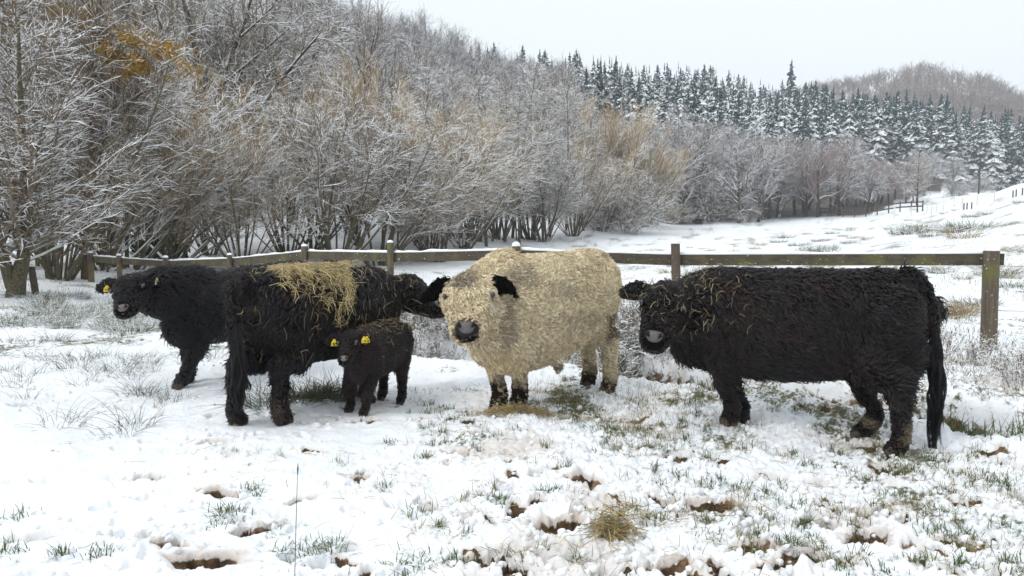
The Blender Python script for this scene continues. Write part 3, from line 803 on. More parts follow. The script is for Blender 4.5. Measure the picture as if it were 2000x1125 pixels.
def limb_tree():
    Y = 39.0; foot = np.array(on(430, Y)); rs = np.random.default_rng(44); e = empty('bare_tree', foot, 'dark tree whose long snow laden limbs reach up to the right, above the leftmost cow', 'tree')
    T, C = Buf(), Buf(); Ls = [([(430, 500), (425, 420), (415, 340), (400, 260), (395, 180), (380, 90), (360, 0), (350, -60)], .26, .10, 0), ([(417, 345), (450, 290), (500, 225), (545, 165), (585, 110), (622, 70)], .17, .05, -1.2), ([(408, 300), (440, 235), (470, 190), (520, 150), (580, 118)], .14, .04, 1.0),
        ([(400, 250), (430, 180), (450, 110), (478, 40), (500, -30)], .15, .06, .5), ([(470, 262), (520, 235), (575, 232), (620, 225)], .08, .03, -1.5), ([(395, 190), (360, 120), (320, 60), (300, 0)], .12, .05, -.5), ([(400, 240), (350, 200), (310, 150), (265, 120)], .11, .04, -1.0), ([(440, 160), (500, 110), (560, 60), (600, 20)], .09, .03, 1.5), ([(470, 70), (520, 30), (560, -20)], .07, .03, -.6)]
    for pts, r0, r1, dy in Ls:
        n = len(pts); P = np.array([at(x, y, Y + dy * k / n) - foot for k, (x, y) in enumerate(pts)]); P[:, 0] += rs.normal(0, .05, n); ra = np.linspace(r0, r1, n)
        if n == 8: P[0, 2] = -.3
        T.tubes(P[None], ra[None], 8)
        p, d, t, ix, r = sprout(P[None], ra[None], 17 + 2 * n, .3 if n == 8 else .12, 1, .5, 1.15, rs, .12)
        P1, r1_ = grow(p, d, rs.uniform(1.2, 3.2, len(p)), np.maximum(r * .4, .03), 7, rs, .14, (0, 0, .03), .3); C.tubes(P1, r1_, 4)
        p, d, t, ix, r = sprout(P1, r1_, 7, .15, 1, .4, 1.0, rs, .03); P2, r2 = grow(p, d, rs.uniform(.5, 1.3, len(p)), np.maximum(r * .5, .016), 4, rs, .14, (0, 0, 0), .4); C.tubes(P2, r2, 3, rs.integers(0, 2, len(P2)) * math.pi / 3)
        p, d, t, ix, r = sprout(P2, r2, 4, .1, 1, .4, 1.0, rs, .0); P3, r3 = grow(p, d, rs.uniform(.2, .6, len(p)), np.full(len(p), .011), 2, rs, .1); C.tubes(P3, r3, 3, rs.integers(0, 2, len(P3)) * math.pi / 3)
    T.build('trunk', M['bark_limb'], e); C.build('crown', M['twig'], e)
limb_tree()

# hillside wood: many bare trees
WOOD = 'bare trees of the hillside wood'
cnt = 0
rsw = np.random.default_rng(21)
WB = [(150, 'at the far left edge'), (330, 'above the leftmost cow'), (500, 'left of the long snowy limbs'), (620, 'above the black cow with hay'), (760, 'just left of the open sky'), (900, 'where the skyline starts to fall'), (1010, 'above the head of the pale bull'), (1110, 'above the back of the pale bull'), (1200, 'left of the ochre willow'), (1320, 'behind the ochre willow'), (1400, 'above the leaning fence post'), (1500, 'left of the leaning broken trunk'), (1600, 'right of the leaning broken trunk'), (1700, 'above the dark paddock fence'), (1790, 'beside the young tree on the rise'), (9999, 'near the utility pole')]
DB = lambda Y: 'nearer' if Y < 75 else ('front' if Y < 95 else ('middle' if Y < 125 else ('upper' if Y < 170 else 'highest')))
def wood(px0, px1, Y0, Y1, n, hmin, hmax, mats, label, group, name='bare_tree', kind='far', seeds=(40, 41, 42, 43), wide=1.0, tm='bark'):
    global cnt
    pts = []
    for _ in range(n * 12):
        if len(pts) >= n: break
        u = rsw.random(); Y = 1 / (1 / Y0 + (1 / Y1 - 1 / Y0) * u) if Y1 / Y0 > 1.6 else rsw.uniform(Y0, Y1)
        px = rsw.uniform(px0, px1); x = (px - 1000) / F * Y
        md = (.26 if kind == 'far' else .14) * hmin * (Y / Y0) ** .3
        if all((x - a) ** 2 + (Y - b_) ** 2 > md * md for a, b_ in pts): pts.append((x, Y))
    for (x, Y) in pts:
        s = rsw.uniform(hmin, hmax) / 10.2
        place(name, kind, seeds[rsw.integers(len(seeds))], tm, mats[rsw.integers(len(mats))], (x, Y, H(x, Y) - .1), s * wide, ('bare hillside tree, %s rows, %s' % (DB(Y), band(1000 + F * x / Y, WB))), 'tree', 'bare trees of the hillside', sz=s); cnt += 1
wood(-120, 620, 62, 120, 42, 10, 14, ['twig_far', 'twig'], 'bare snowy tree within the dense wood on the left slope', 'bare trees of the left slope')
wood(560, 1130, 72, 150, 62, 9, 13, ['twig_far', 'twig', 'twig_far'], 'grey bare tree in the wood on the middle of the hillside', WOOD)
wood(600, 1180, 140, 235, 70, 11, 15, ['twig_far'], 'bare tree high on the hillside wood near the skyline', 'bare trees near the skyline')
wood(1130, 1330, 84, 108, 24, 7.5, 10.5, ['twig_far'], 'grey bare tree between the stream row and the spruce hill', 'bare trees between the stream row and the spruces')
wood(1300, 1500, 88, 118, 24, 9, 12, ['twig_far'], 'grey bare tree at the far edge of the meadow', 'bare trees at the far edge of the meadow')
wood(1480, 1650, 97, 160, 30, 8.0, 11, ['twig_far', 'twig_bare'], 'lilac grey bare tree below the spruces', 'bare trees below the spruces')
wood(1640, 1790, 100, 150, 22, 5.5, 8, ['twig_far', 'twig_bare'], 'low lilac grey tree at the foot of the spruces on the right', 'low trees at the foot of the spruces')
wood(1780, 1880, 160, 190, 7, 6, 8, ['twig_far'], 'small bare tree at the foot of the spruces', 'small bare trees at the foot of the spruces')

# single trees that stand out
for (px, Y, yt, kind, sd_, cm, nm, lab) in [
    (1575, 118, 318, 'whip', 11, 'twig_ochre', 'bare_tree', 'pale green brown tree standing out at the meadow edge'),
    (1788, 78, 285, 'alder', 11, 'twig', 'young_tree', 'thin young tree standing alone on the snowy rise'),
    (1330, 92, 215, 'alder', 12, 'twig', 'bare_tree', 'tall dark stemmed tree beside the ochre willow'),
    (1365, 92, 250, 'oak', 31, 'twig', 'bare_tree', 'bare tree with two dark crooked stems at the meadow edge'),
    (1390, 90, 345, 'bush', 50, 'twig', 'bush', 'dark snow dusted bush at the meadow edge'),
    (1440, 92, 385, 'bush', 51, 'twig', 'bush', 'low dark bush where the meadow meets the wood'),
    (1310, 84, 400, 'bush', 50, 'twig_ochre', 'bush', 'brown low bush right of the ochre willow'),
    (1860, 125, 355, 'bush', 51, 'twig_far', 'bush', 'grey round bush behind the white posts'),
    (1905, 150, 345, 'bush', 50, 'twig_far', 'bush', 'grey bush behind the utility pole'),
    (1990, 62, 372, 'bush', 51, 'leaf_red', 'bush', 'rusty leaved bush at the right edge')]:
    h = hgt(px, yt, Y); s = h / {'whip': 8.6, 'alder': 10.3, 'oak': 10.2, 'bush': 3.3}[kind]
    place(nm, kind, sd_, 'bark', cm, on(px, Y), s * (1.0 if kind != 'alder' else 1.1), lab, 'tree' if kind != 'bush' else 'bush', sz=s)
# leaning snag
b = Buf(); Y = 104; f = np.array(on(1520, Y)); P = np.array([at(1520, 432, Y), at(1523, 412, Y), at(1530, 398, Y), at(1545, 384, Y), at(1560, 372, Y), at(1572, 362, Y)]) - f; P[0, 2] = -.2
b.tubes(P[None], np.array([[.42, .36, .28, .24, .18, .08]]), 7)
P2 = np.array([at(1528, 400, Y), at(1518, 393, Y), at(1508, 388, Y)]) - f; b.tubes(P2[None], np.array([[.18, .12, .05]]), 5)
e = empty('leaning_tree', f, 'pale leaning broken tree trunk at the far meadow edge', 'tree'); b.build('trunk', bark_mat('bark_snowy', (.12, .11, .10), (.3, .28, .26), .05), e)
rs0 = np.random.default_rng(2); C = Buf(); p, d, t, ix, r = sprout(P[None], np.array([[.3] * 6]), 16, .5, 1, .3, 1.2, rs0, .1); P1, r1 = grow(p, d, rs0.uniform(1, 3, 16), np.full(16, .05), 5, rs0, .15); C.tubes(P1, r1, 4)
p, d, t, ix, r = sprout(P1, r1, 8, .2, 1, .3, 1.1, rs0, .05); P2_, r2 = grow(p, d, rs0.uniform(.5, 1.4, len(p)), np.full(len(p), .025), 3, rs0, .15); C.tubes(P2_, r2, 3); C.build('crown', M['twig'], e)

# ---------------------------------------------------------------- spruces
def spruce_mesh(seed, tiers=24):
    rs = np.random.default_rng(seed); T, C = Buf(), Buf(); Ht = 10.0
    T.tubes(np.array([[(0, 0, -.4), (0, 0, 5), (0, 0, Ht)]]), np.array([[.16, .10, .015]]), 6)
    for k in range(tiers):
        f = k / (tiers - 1); z0 = .5 + (Ht - .7) * f ** .95; R_ = (1.8 * (1 - f) ** .70 + .10); nb = max(4, int(11 - 5 * f))
        for m in range(nb):
            z = z0 + rs.normal(0, .13)
            a = 2 * math.pi * rs.random(); L = R_ * rs.uniform(.5, 1.22); w = L * rs.uniform(.13, .26) + .05
            dr = np.array([math.cos(a), math.sin(a), 0]); sd_ = np.array([-math.sin(a), math.cos(a), 0]); dr_ = rs.uniform(.35, .75)
            K = 5; V = []
            for q_ in range(K + 1):
                t = q_ / K
                c = np.array([0, 0, z]) + dr * L * t + np.array([0, 0, 1]) * (.15 * L * t - dr_ * L * t ** 1.7 + rs.normal(0, .04)) + sd_ * rs.normal(0, .04)
                ww = w * math.sin(math.pi * (t * .82 + .12)) * rs.uniform(.5, 1.5); dz = ww * rs.uniform(.6, 1.9) + .03
                V += [c - sd_ * ww - np.array([0, 0, dz]), c, c + sd_ * ww * rs.uniform(.6, 1.3) - np.array([0, 0, dz * rs.uniform(.6, 1.4)])]
            Q = []
            for q_ in range(K):
                i_ = q_ * 3; Q += [(i_, i_ + 1, i_ + 4, i_ + 3), (i_ + 1, i_ + 2, i_ + 5, i_ + 4)]
            C.raw(V, Q)
    C.tubes(np.array([[(0, 0, Ht - .9), (0, 0, Ht + .25)]]), np.array([[.12, .01]]), 4)
    return T, C
SB = [(1010, 'above the head of the pale bull'), (1150, 'above the rump of the pale bull'), (1240, 'above the gap between bull and right cow'), (1320, 'above the leaning fence post'), (1400, 'above the neck of the right cow'), (1480, 'above the shoulder of the right cow'), (1530, 'just left of the tallest spruce'), (1600, 'just right of the tallest spruce'), (1680, 'where the brown hill begins'), (1760, 'below the top of the brown hill'), (1850, 'above the young tree on the rise'), (1930, 'around the utility pole'), (9999, 'at the right edge')]
SPR = []
for s_ in range(4):
    T, C = spruce_mesh(60 + s_); SPR.append((T.build('trunk', M['bark'], link=False).data, C.build('crown', M['spruce'], link=False).data))
def spruces(poly, Y0, Y1, n, hmin, hmax, label, group, md):
    pts = []
    for _ in range(n * 30):
        if len(pts) >= n: break
        px = rsw.uniform(poly[0], poly[1]); Y = rsw.uniform(Y0(px) if callable(Y0) else Y0, Y1(px) if callable(Y1) else Y1); x = (px - 1000) / F * Y
        if all((x - a) ** 2 + (Y - b_) ** 2 > md * md for a, b_ in pts): pts.append((x, Y))
    for (x, Y) in pts:
        s = rsw.uniform(hmin, hmax) / 10; e = empty('spruce', (x, Y, H(x, Y) - .2), 'snowy spruce, %s rows of the spruce slope, %s' % ('front' if Y < 215 else ('middle' if Y < 255 else ('upper' if Y < 290 else 'skyline')), band(1000 + F * x / Y, SB)), 'tree', 'spruces of the hillside', rsw.uniform(0, 6.28)); w = s * rsw.uniform(.9, 1.45); e.scale = (w, w, s)
        a, c = SPR[rsw.integers(4)]
        for nm, me in (('trunk', a), ('crown', c)):
            o = bpy.data.objects.new(nm, me); COL.objects.link(o); o.parent = e
spruces((1140, 1640), lambda p: np.interp(p, [1140, 1400, 1640], [135, 150, 200]), lambda p: np.interp(p, [1140, 1480, 1560, 1640], [322, 322, 300, 285]), 150, 12, 18, 'snowy spruce on the upper spruce hill below the skyline', 'spruces of the upper hill', 5.0)
spruces((1560, 2070), lambda p: np.interp(p, [1560, 1750, 2070], [215, 195, 205]), lambda p: np.interp(p, [1560, 1720, 2070], [285, 275, 245]), 115, 17, 22, 'tall snowy spruce in the dark stand on the right', 'spruces of the right stand', 5.2)
spruces((870, 1150), 215, 275, 34, 15, 19, 'spruce on the skyline behind the bare hillside wood', 'spruces on the skyline ridge', 5.0)
place_big = [(1535, 280, 20.5)]
for (px, Y, h) in place_big:
    x = (px - 1000) / F * Y; e = empty('spruce', (x, Y, H(x, Y) - .2), 'single tall spruce rising above the others against the brown hill', 'tree'); e.scale = (2.3, 2.3, 2.5)
    for nm, me in (('trunk', SPR[0][0]), ('crown', SPR[0][1])): o = bpy.data.objects.new(nm, me); COL.objects.link(o); o.parent = e

# the rest of the spruces, past the 300 that show largest
def spruce_mass():
    rs = np.random.default_rng(5); B = Buf()
    for k in range(420):
        if k < 320: px = rs.uniform(1120, 1660); Y = rs.uniform(np.interp(px, [1120, 1400, 1660], [135, 150, 200]), np.interp(px, [1120, 1480, 1660], [325, 325, 285])); h = rs.uniform(10, 17)
        else: px = rs.uniform(1560, 2080); Y = rs.uniform(195, 265); h = rs.uniform(12, 18)
        x = (px - 1000) / F * Y; z = H(x, Y); R0 = h * rs.uniform(.16, .24)
        for t_ in range(11):
            f = t_ / 10; zz = z + h * (.06 + .9 * f); RR_ = R0 * (1 - f) ** .75 + .15
            for m in range(6):
                a = rs.uniform(0, 6.28); L = RR_ * rs.uniform(.6, 1.2); w = L * .3 + .12; dr = np.array([math.cos(a), math.sin(a), 0]); sd_ = np.array([-math.sin(a), math.cos(a), 0]); c = np.array([x, Y, zz + rs.normal(0, .2)]); V = []
                for q_ in range(3):
                    t = q_ / 2; ww = w * (.5, 1, .3)[q_]; cc = c + dr * L * t - np.array([0, 0, 1]) * L * .55 * t ** 1.6; V += [cc - sd_ * ww - np.array([0, 0, ww]), cc, cc + sd_ * ww - np.array([0, 0, ww])]
                B.raw(V, [(0, 1, 4, 3), (1, 2, 5, 4), (3, 4, 7, 6), (4, 5, 8, 7)])
        B.tubes(np.array([[(x, Y, z + h * .9), (x, Y, z + h * 1.04)]]), np.array([[.16, .02]]), 4)
    o = B.build('spruce_forest', M['spruce']); tag(o, 'dense snowy spruce forest filling the slope between the larger spruces', 'forest', kind='stuff')
spruce_mass()

# ---------------------------------------------------------------- far brown wood: reads as one mass
def far_wood():
    rs = np.random.default_rng(77); B = Buf(); n = 2300; px = rs.uniform(1480, 2200, n); Y = rs.uniform(345, 570, n); x = (px - 1000) / F * Y; z = HV(x, Y)
    h = rs.uniform(9, 12.5, n); base = np.stack([x, Y, z - .3], 1)
    P, ra = grow(base, np.tile([0, 0, 1.], (n, 1)), h * .55, np.full(n, .16), 3, rs, .03); B.tubes(P, ra, 3)
    p, d, t, ix, r = sprout(P, ra, 7, .25, 1, .5, 1.2, rs, .1); P1, r1 = grow(p, d, rs.uniform(3, 5, len(p)), np.full(len(p), .08), 3, rs, .12, (0, 0, .05), .3); B.tubes(P1, r1, 3)
    p, d, t, ix, r = sprout(P1, r1, 6, .1, 1, .3, .9, rs, .08); P2, r2 = grow(p, d, rs.uniform(1.2, 2.6, len(p)), np.full(len(p), .07), 2, rs, .1, (0, 0, 0), .3); B.tubes(P2, r2, 3)
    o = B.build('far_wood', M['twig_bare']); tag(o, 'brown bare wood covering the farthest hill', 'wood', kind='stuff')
far_wood()

# ---------------------------------------------------------------- air
def haze(density):
    m = bpy.data.materials.new('haze'); m.use_nodes = True; nt = m.node_tree; nt.nodes.clear()
    out = nt.nodes.new('ShaderNodeOutputMaterial'); v = nt.nodes.new('ShaderNodeVolumePrincipled'); v.inputs['Color'].default_value = (.90, .94, 1, 1); v.inputs['Density'].default_value = density
    v.inputs['Anisotropy'].default_value = .3
    nt.links.new(v.outputs[0], out.inputs['Volume'])
    x, y0, y1, z0, z1 = 770, -770, 770, -2, 125
    V = [(sx * x, y, z) for z in (z0, z1) for (sx, y) in ((-1, y0), (1, y0), (1, y1), (-1, y1))]
    o = mesh_obj('haze', V, [(3, 2, 1, 0), (4, 5, 6, 7), (0, 1, 5, 4), (1, 2, 6, 5), (2, 3, 7, 6), (3, 0, 4, 7)], None, m); tag(o, 'thin pale winter air over the whole valley', 'haze', kind='stuff')
haze(.00062)

# ---------------------------------------------------------------- far fences and posts
pf = empty('paddock_fence', on(1690, 88), 'dark rail fence crossing the far side of the meadow', 'fence')
b1_, pts_ = Buf(), []
for k, px in enumerate(range(1600, 1800, 22)):
    Y = 100 - (px - 1600) * .1; g = np.array(on(px, Y)); pts_.append(g)
    b = Buf(); post_mesh(b, g - np.array([0, 0, .2]), g + np.array([0, 0, 1.15]), .07, 6); o = b.build('post', M['darkpost']); o.parent = pf; o.matrix_parent_inverse = pf.matrix_basis.inverted()
for zz in (1.05, .6):
    for A, B in zip(pts_[:-1], pts_[1:]):
        b = Buf(); box_between(b, A + np.array([0, -.09, zz]), B + np.array([0, -.09, zz]), .05, .14, K=2); o = b.build('rail', M['darkpost']); o.parent = pf; o.matrix_parent_inverse = pf.matrix_basis.inverted()
for (px, yb, yt, w) in [(1743, 418, 402, 3), (1776, 414, 404, 2), (1806, 413, 399, 2), (1815, 430, 402, 2.2), (1838, 416, 404, 2), (1858, 412, 396, 2), (1874, 422, 388, 3), (1903, 420, 383, 3), (1936, 420, 384, 3), (1825, 416, 405, 2)]:
    Y = 46 + (430 - yb) * 1.0
    g = np.array(on(px, Y)); b = Buf(); hh = at(px, yt, Y)[2] - g[2]; post_mesh(b, g - np.array([0, 0, .2]), g + np.array([.02, 0, max(hh, .8)]), w * .5 * Y / F, 6)
    o = b.build('fence_stake', M['whitepost']); tag(o, 'pale slim fence stake standing on the snowy rise at the right', 'post', 'pale fence stakes on the right rise')
for (px, yt) in [(1878, 398), (1884, 400), (1893, 399), (1990, 396), (1972, 404), (1978, 402)]:
    Y = 52; g = np.array(on(px, Y)); b = Buf(); post_mesh(b, g - np.array([0, 0, .2]), g + np.array([0, 0, max(at(px, yt, Y)[2] - g[2], .5)]), .045, 6); o = b.build('fence_post', M['darkpost']); tag(o, 'short dark post near the right edge of the rise', 'post', 'short dark posts on the right rise')
Y = 130; g = np.array(on(1905, Y)); e = empty('utility_pole', g, 'slim wooden utility pole in front of the spruces', 'pole'); b = Buf(); post_mesh(b, (0, 0, -.3), (0, 0, at(1905, 300, Y)[2] - g[2]), .13, 8); b.build('shaft', M['bark'], e)
b = Buf(); zt = at(1905, 300, Y)[2] - g[2]; box_between(b, (-.7, 0, zt - .4), (.7, 0, zt - .4), .1, .12, K=2); b.build('crossarm', M['darkpost'], e)
wire('overhead_wire', [at(1760, 368, 150), at(1905, 352, 130), at(1960, 346, 122), at(2040, 338, 112)], .02, 'overhead wire passing in front of the spruces')

# ---------------------------------------------------------------- weeds, tussocks, grass
def blades(n, cx, cy, spread, hmin, hmax, lean, w, rs, z0=None, K=4, curl=.5):
    a = rs.uniform(0, 6.28, n); rr_ = spread * np.sqrt(rs.random(n)); x = cx + np.cos(a) * rr_; y = cy + np.sin(a) * rr_
    z = np.zeros(n) if z0 is None else z0
    L = rs.uniform(hmin, hmax, n); th = rs.uniform(.0, lean, n); aa = a + rs.normal(0, .7, n)
    D = np.stack([np.cos(aa) * np.sin(th), np.sin(aa) * np.sin(th), np.cos(th)], 1); out = np.stack([np.cos(aa), np.sin(aa), -.6 * np.ones(n)], 1)
    t = np.linspace(0, 1, K)[None, :, None]
    P = np.stack([x, y, z - .015], 1)[:, None] + (D[:, None] * t + out[:, None] * t ** 2 * curl * rs.random((n, 1, 1))) * L[:, None, None]
    return P, w * (1 - .85 * t[..., 0]) * np.ones((n, 1))
def tuft_data(seed, n, spread, hmin, hmax, lean, w, mat, K=4, curl=.5):
    b = Buf(); P, ra = blades(n, 0, 0, spread, hmin, hmax, lean, w, np.random.default_rng(seed), K=K, curl=curl); b.tubes(P, ra, 3); return b.build('tuft', M[mat], link=False).data
RUSH = [tuft_data(90 + s, 20 + 9 * s, .12 + .04 * s, .08, .36, .8, .0022, 'rush', curl=1.0) for s in range(4)]
RUSHD = [tuft_data(80 + s, 170, .20, .10, .34, 1.1, .003, 'rush', curl=1.1) for s in range(2)]
TUSS = [tuft_data(70 + s, 280, .30, .06, .22, 1.3, .0045, 'tussock', curl=1.1) for s in range(3)]
DRYT = [tuft_data(75 + s, 90, .18, .08, .28, 1.2, .003, 'drygrass', curl=1.0) for s in range(3)]
def put(name, datas, px, py, s, label, cat, group, z=None, Y=None):
    if Y is None: g = gp(px, py)
    else: g = np.array([(px - 1000) / F * Y, Y, 0])
    o = bpy.data.objects.new(name, random.choice(datas)); o.location = (g[0], g[1], H(g[0], g[1])); o.rotation_euler = (0, 0, random.uniform(0, 6.28)); o.scale = (s, s, s); COL.objects.link(o); tag(o, label, cat, group); return o
RG = 'rush tufts poking through the snow'
for (px, py, s, lab) in [(190, 735, 1.0, None), (60, 738, .8, None), (160, 700, .9, None), (60, 668, 1.1, None), (25, 665, 1.0, None), (100, 662, 1.0, None), (120, 830, .9, 'thin rush tuft in smooth snow at the lower left'), (265, 830, 1.2, 'tall thin rush tuft in the smooth snow before the leftmost cow'),
                    (240, 845, .8, None), (300, 770, .9, None), (285, 765, 1.0, None), (215, 690, 1.0, None), (140, 725, .9, None), (330, 780, .6, None), (400, 695, .9, None), (420, 690, .8, None), (120, 660, .8, None),
                    (240, 715, .9, None), (290, 705, .8, None), (500, 770, 1.0, None), (520, 785, .7, None), (290, 690, .8, None), (350, 690, .7, None)]:
    put('rush_tuft', RUSH, px, py, s, lab or 'tuft of thin dark rushes standing in the snow on the left', 'rushes', RG)
for k in range(26):
    px, py = random.uniform(-40, 420), random.uniform(640, 780)
    put('rush_tuft', RUSH, px, py, random.uniform(.5, .9), 'tuft of thin dark rushes standing in the snow on the left', 'rushes', RG)
for (px, py) in [(610, 775), (640, 782), (590, 790), (520, 800), (665, 770)]:
    put('rush_clump', RUSHD, px, py, random.uniform(.9, 1.15), 'dense dark green rush clump beneath the hay covered cow', 'rushes', 'dense rushes beneath the hay covered cow')
for k in range(62):
    px = random.uniform(90, 330) if k < 46 else random.uniform(-60, 110); py = random.uniform(575, 640)
    put('grass_tussock', TUSS, px, py, random.uniform(.8, 1.3), 'snow dusted tussock of coarse grass left of the leftmost cow', 'grass tussock', 'tussocks left of the leftmost cow')
for k in range(95):
    px = random.uniform(1250, 2050); Y = random.choice([random.uniform(13, 20), random.uniform(18, 40), random.uniform(30, 55)])
    put('grass_tussock', TUSS + DRYT, px, 0, random.uniform(.7, 1.7), 'snow dusted grass tussock in the meadow beyond the fence', 'grass tussock', 'tussocks in the meadow beyond the fence', Y=Y)
for (px, Y, s) in [(1390, 22, 2.2), (1405, 24, 2), (1600, 30, 2.4), (1605, 22, 2), (1610, 27, 2), (1780, 34, 3), (1800, 35, 3), (1795, 36, 3), (1880, 26, 2.6), (1890, 30, 3), (1870, 29, 2.5), (1950, 17, 2.0), (1955, 16.5, 1.6), (1850, 12, 1.6), (1865, 12.3, 1.5), (1880, 12.1, 1.5), (1840, 12.2, 1.2), (1895, 12.6, 1.4), (1910, 13, 1.2)]:
    put('grass_tussock', TUSS + DRYT, px, 0, s, 'large dark tussock standing above the snow in the meadow beyond the fence', 'grass tussock', 'large tussocks in the meadow', Y=Y)

def weed_mesh(seed, n0=10, h=.55):
    rs = np.random.default_rng(seed); B = Buf(); a = rs.uniform(0, 6.28, n0); lean = rs.uniform(.1, 1.0, n0)
    P0 = np.stack([np.cos(a) * .10, np.sin(a) * .10, -.03 * np.ones(n0)], 1); D = np.stack([np.cos(a) * np.sin(lean), np.sin(a) * np.sin(lean), np.cos(lean)], 1)
    P, ra = grow(P0, D, rs.uniform(.6, 1.1, n0) * h, np.full(n0, .004), 5, rs, .14, (0, 0, 0), .4); B.tubes(P, ra, 4)
    p, d, t, ix, r = sprout(P, ra, 8, .2, 1, .4, 1.1, rs, .05); P1, r1 = grow(p, d, rs.uniform(.1, .28, len(p)), np.full(len(p), .0028), 3, rs, .2, (0, 0, 0), .4); B.tubes(P1, r1, 3)
    p, d, t, ix, r = sprout(P1, r1, 4, .2, 1, .4, 1.2, rs, .0); P2, r2 = grow(p, d, rs.uniform(.03, .09, len(p)), np.full(len(p), .0045), 2, rs, .1, (0, 0, 0), .6); B.tubes(P2, r2, 3)
    return B.build('weed', M['weed'], link=False).data
WEED = [weed_mesh(200 + s) for s in range(4)]
def weeds(n, pxr, Yr, smin, smax, label, group):
    for k in range(n):
        px = random.uniform(*pxr); Y = random.uniform(*Yr); put('weed_clump', WEED, px, 0, random.uniform(smin, smax), label, 'weeds', group, Y=Y)
weeds(20, (1195, 1305), (8.3, 9.6), .8, 1.5, 'tall snowy dead weeds on the ditch bank between the pale bull and the right cow', 'weeds between bull and right cow')
weeds(18, (800, 925), (9.2, 10.6), .6, 1.2, 'snowy dead weeds on the ditch bank behind the pale bull', 'weeds behind the pale bull')
weeds(26, (1050, 1130), (8.4, 9.4), .5, .8, 'snowy dead weeds seen beneath the pale bull', 'weeds beneath the pale bull')
weeds(14, (1850, 2080), (7.0, 8.8), .5, .85, 'snowy weeds around the foot of the thick end post', 'weeds at the foot of the end post')
weeds(22, (1360, 1800), (7.6, 8.6), .4, .7, 'snowy dead weeds beyond the right cow', 'weeds beyond the right cow')
weeds(16, (730, 860), (11.5, 12.8), .6, 1.1, 'snow speckled weeds against the fence above the black cow with hay', 'weeds at the middle of the fence')

def bladefield(name, pts, hmin, hmax, lean, w, mat, seed, K=3):
    """real grass blades rooted at pts"""
    rs = np.random.default_rng(seed); n = len(pts); z = HV(pts[:, 0], pts[:, 1]); b = Buf()
    a = rs.uniform(0, 6.28, n); L = rs.uniform(hmin, hmax, n); th = rs.uniform(.1, lean, n)
    D = np.stack([np.cos(a) * np.sin(th), np.sin(a) * np.sin(th), np.cos(th)], 1); S = np.stack([-np.sin(a), np.cos(a), np.zeros(n)], 1)
    base = np.stack([pts[:, 0], pts[:, 1], z - .012], 1); V = []
    for k in range(K):
        t = k / K; c = base + D * (L * t)[:, None] - np.array([0, 0, 1]) * (L * t * t * .35)[:, None]; ww = (w * (1 - t * .7) * rs.uniform(.7, 1.3, n))[:, None]
        V += [c - S * ww, c + S * ww]
    V.append(base + D * L[:, None] - np.array([0, 0, 1]) * (L * .38)[:, None])
    m = 2 * K + 1; V = np.stack(V, 1).reshape(-1, 3); o = np.arange(n) * m
    Q = np.concatenate([np.stack([o + 2 * k, o + 2 * k + 1, o + 2 * k + 3, o + 2 * k + 2], -1) for k in range(K - 1)]); T = np.stack([o + 2 * K - 2, o + 2 * K - 1, o + 2 * K], -1)
    b.raw(V, Q, T); ob = b.build(name, M[mat]); return ob
rg = np.random.default_rng(99)
def clumps(n, per, pxr, pyr, spread, dens=None):
    out = []
    for _ in range(n):
        px, py = rg.uniform(*pxr), rg.uniform(*pyr)
        if dens and rg.random() > dens(px, py): continue
        g = gp(px, py)
        if fbm(np.array([g[0] * 1.6]), np.array([g[1] * 1.6]), 3, 41)[0] < -.06: continue
        m = rg.integers(per // 3, int(per * 1.7)); out.append(g[:2] + rg.normal(0, spread * rg.uniform(.4, 1.3), (m, 2)))
    return np.concatenate(out)
dn = lambda px, py: (.12 if px < 800 else 1.0) * (1.0 if py < 900 else .6)
G1 = clumps(620, 34, (420, 2060), (745, 1130), .035, dn)
GB = [(1560, 775, 300, .12), (1500, 768, 240, .10), (1640, 790, 300, .11), (1600, 780, 200, .12), (1390, 768, 160, .08), (1880, 845, 240, .10), (1930, 852, 320, .12), (1985, 862, 260, .12), (1250, 700, 120, .15), (620, 775, 120, .15)]
G2 = [gp(px, py)[:2] + rg.normal(0, s, (n, 2)) for (px, py, n, s) in [(965, 990, 90, .05), (640, 1065, 110, .06), (600, 1080, 80, .06), (800, 1100, 120, .07), (880, 828, 90, .04), (1757, 920, 260, .05), (1825, 895, 130, .05), (1890, 930, 160, .10), (1960, 940, 160, .12),
      (1560, 775, 420, .13), (1500, 768, 300, .10), (1640, 792, 360, .11), (1600, 780, 250, .12), (1390, 765, 200, .08), (1880, 838, 300, .10), (1930, 848, 380, .12), (1980, 860, 300, .12), (1360, 805, 110, .05), (550, 1085, 50, .04), (440, 1020, 80, .04), (495, 975, 60, .03), (440, 1010, 50, .04),
      (1190, 1040, 60, .05), (20, 1090, 60, .05), (120, 1095, 60, .03), (190, 1100, 60, .04), (20, 1015, 50, .06), (905, 1100, 120, .05), (1510, 820, 80, .04), (1620, 1110, 120, .06), (1460, 1068, 60, .04), (1840, 1035, 90, .05), (1760, 970, 60, .06), (1240, 790, 120, .08), (1100, 800, 120, .1), (1180, 850, 120, .08)]]
bl = bladefield('grass', np.concatenate([G1] + G2), .05, .13, 1.2, .0026, 'grass', 5); tag(bl, 'green grass blades poking through the trampled snow', 'grass', kind='stuff')
bl = bladefield('bank_grass', np.concatenate([gp(px, py)[:2] + rg.normal(0, s, (n, 2)) for px, py, n, s in GB]), .16, .36, 1.1, .0035, 'grass', 15, K=4); tag(bl, 'longer green grass hanging over the ditch bank', 'grass', kind='stuff')
G3 = clumps(520, 26, (300, 2060), (735, 1130), .05, dn)
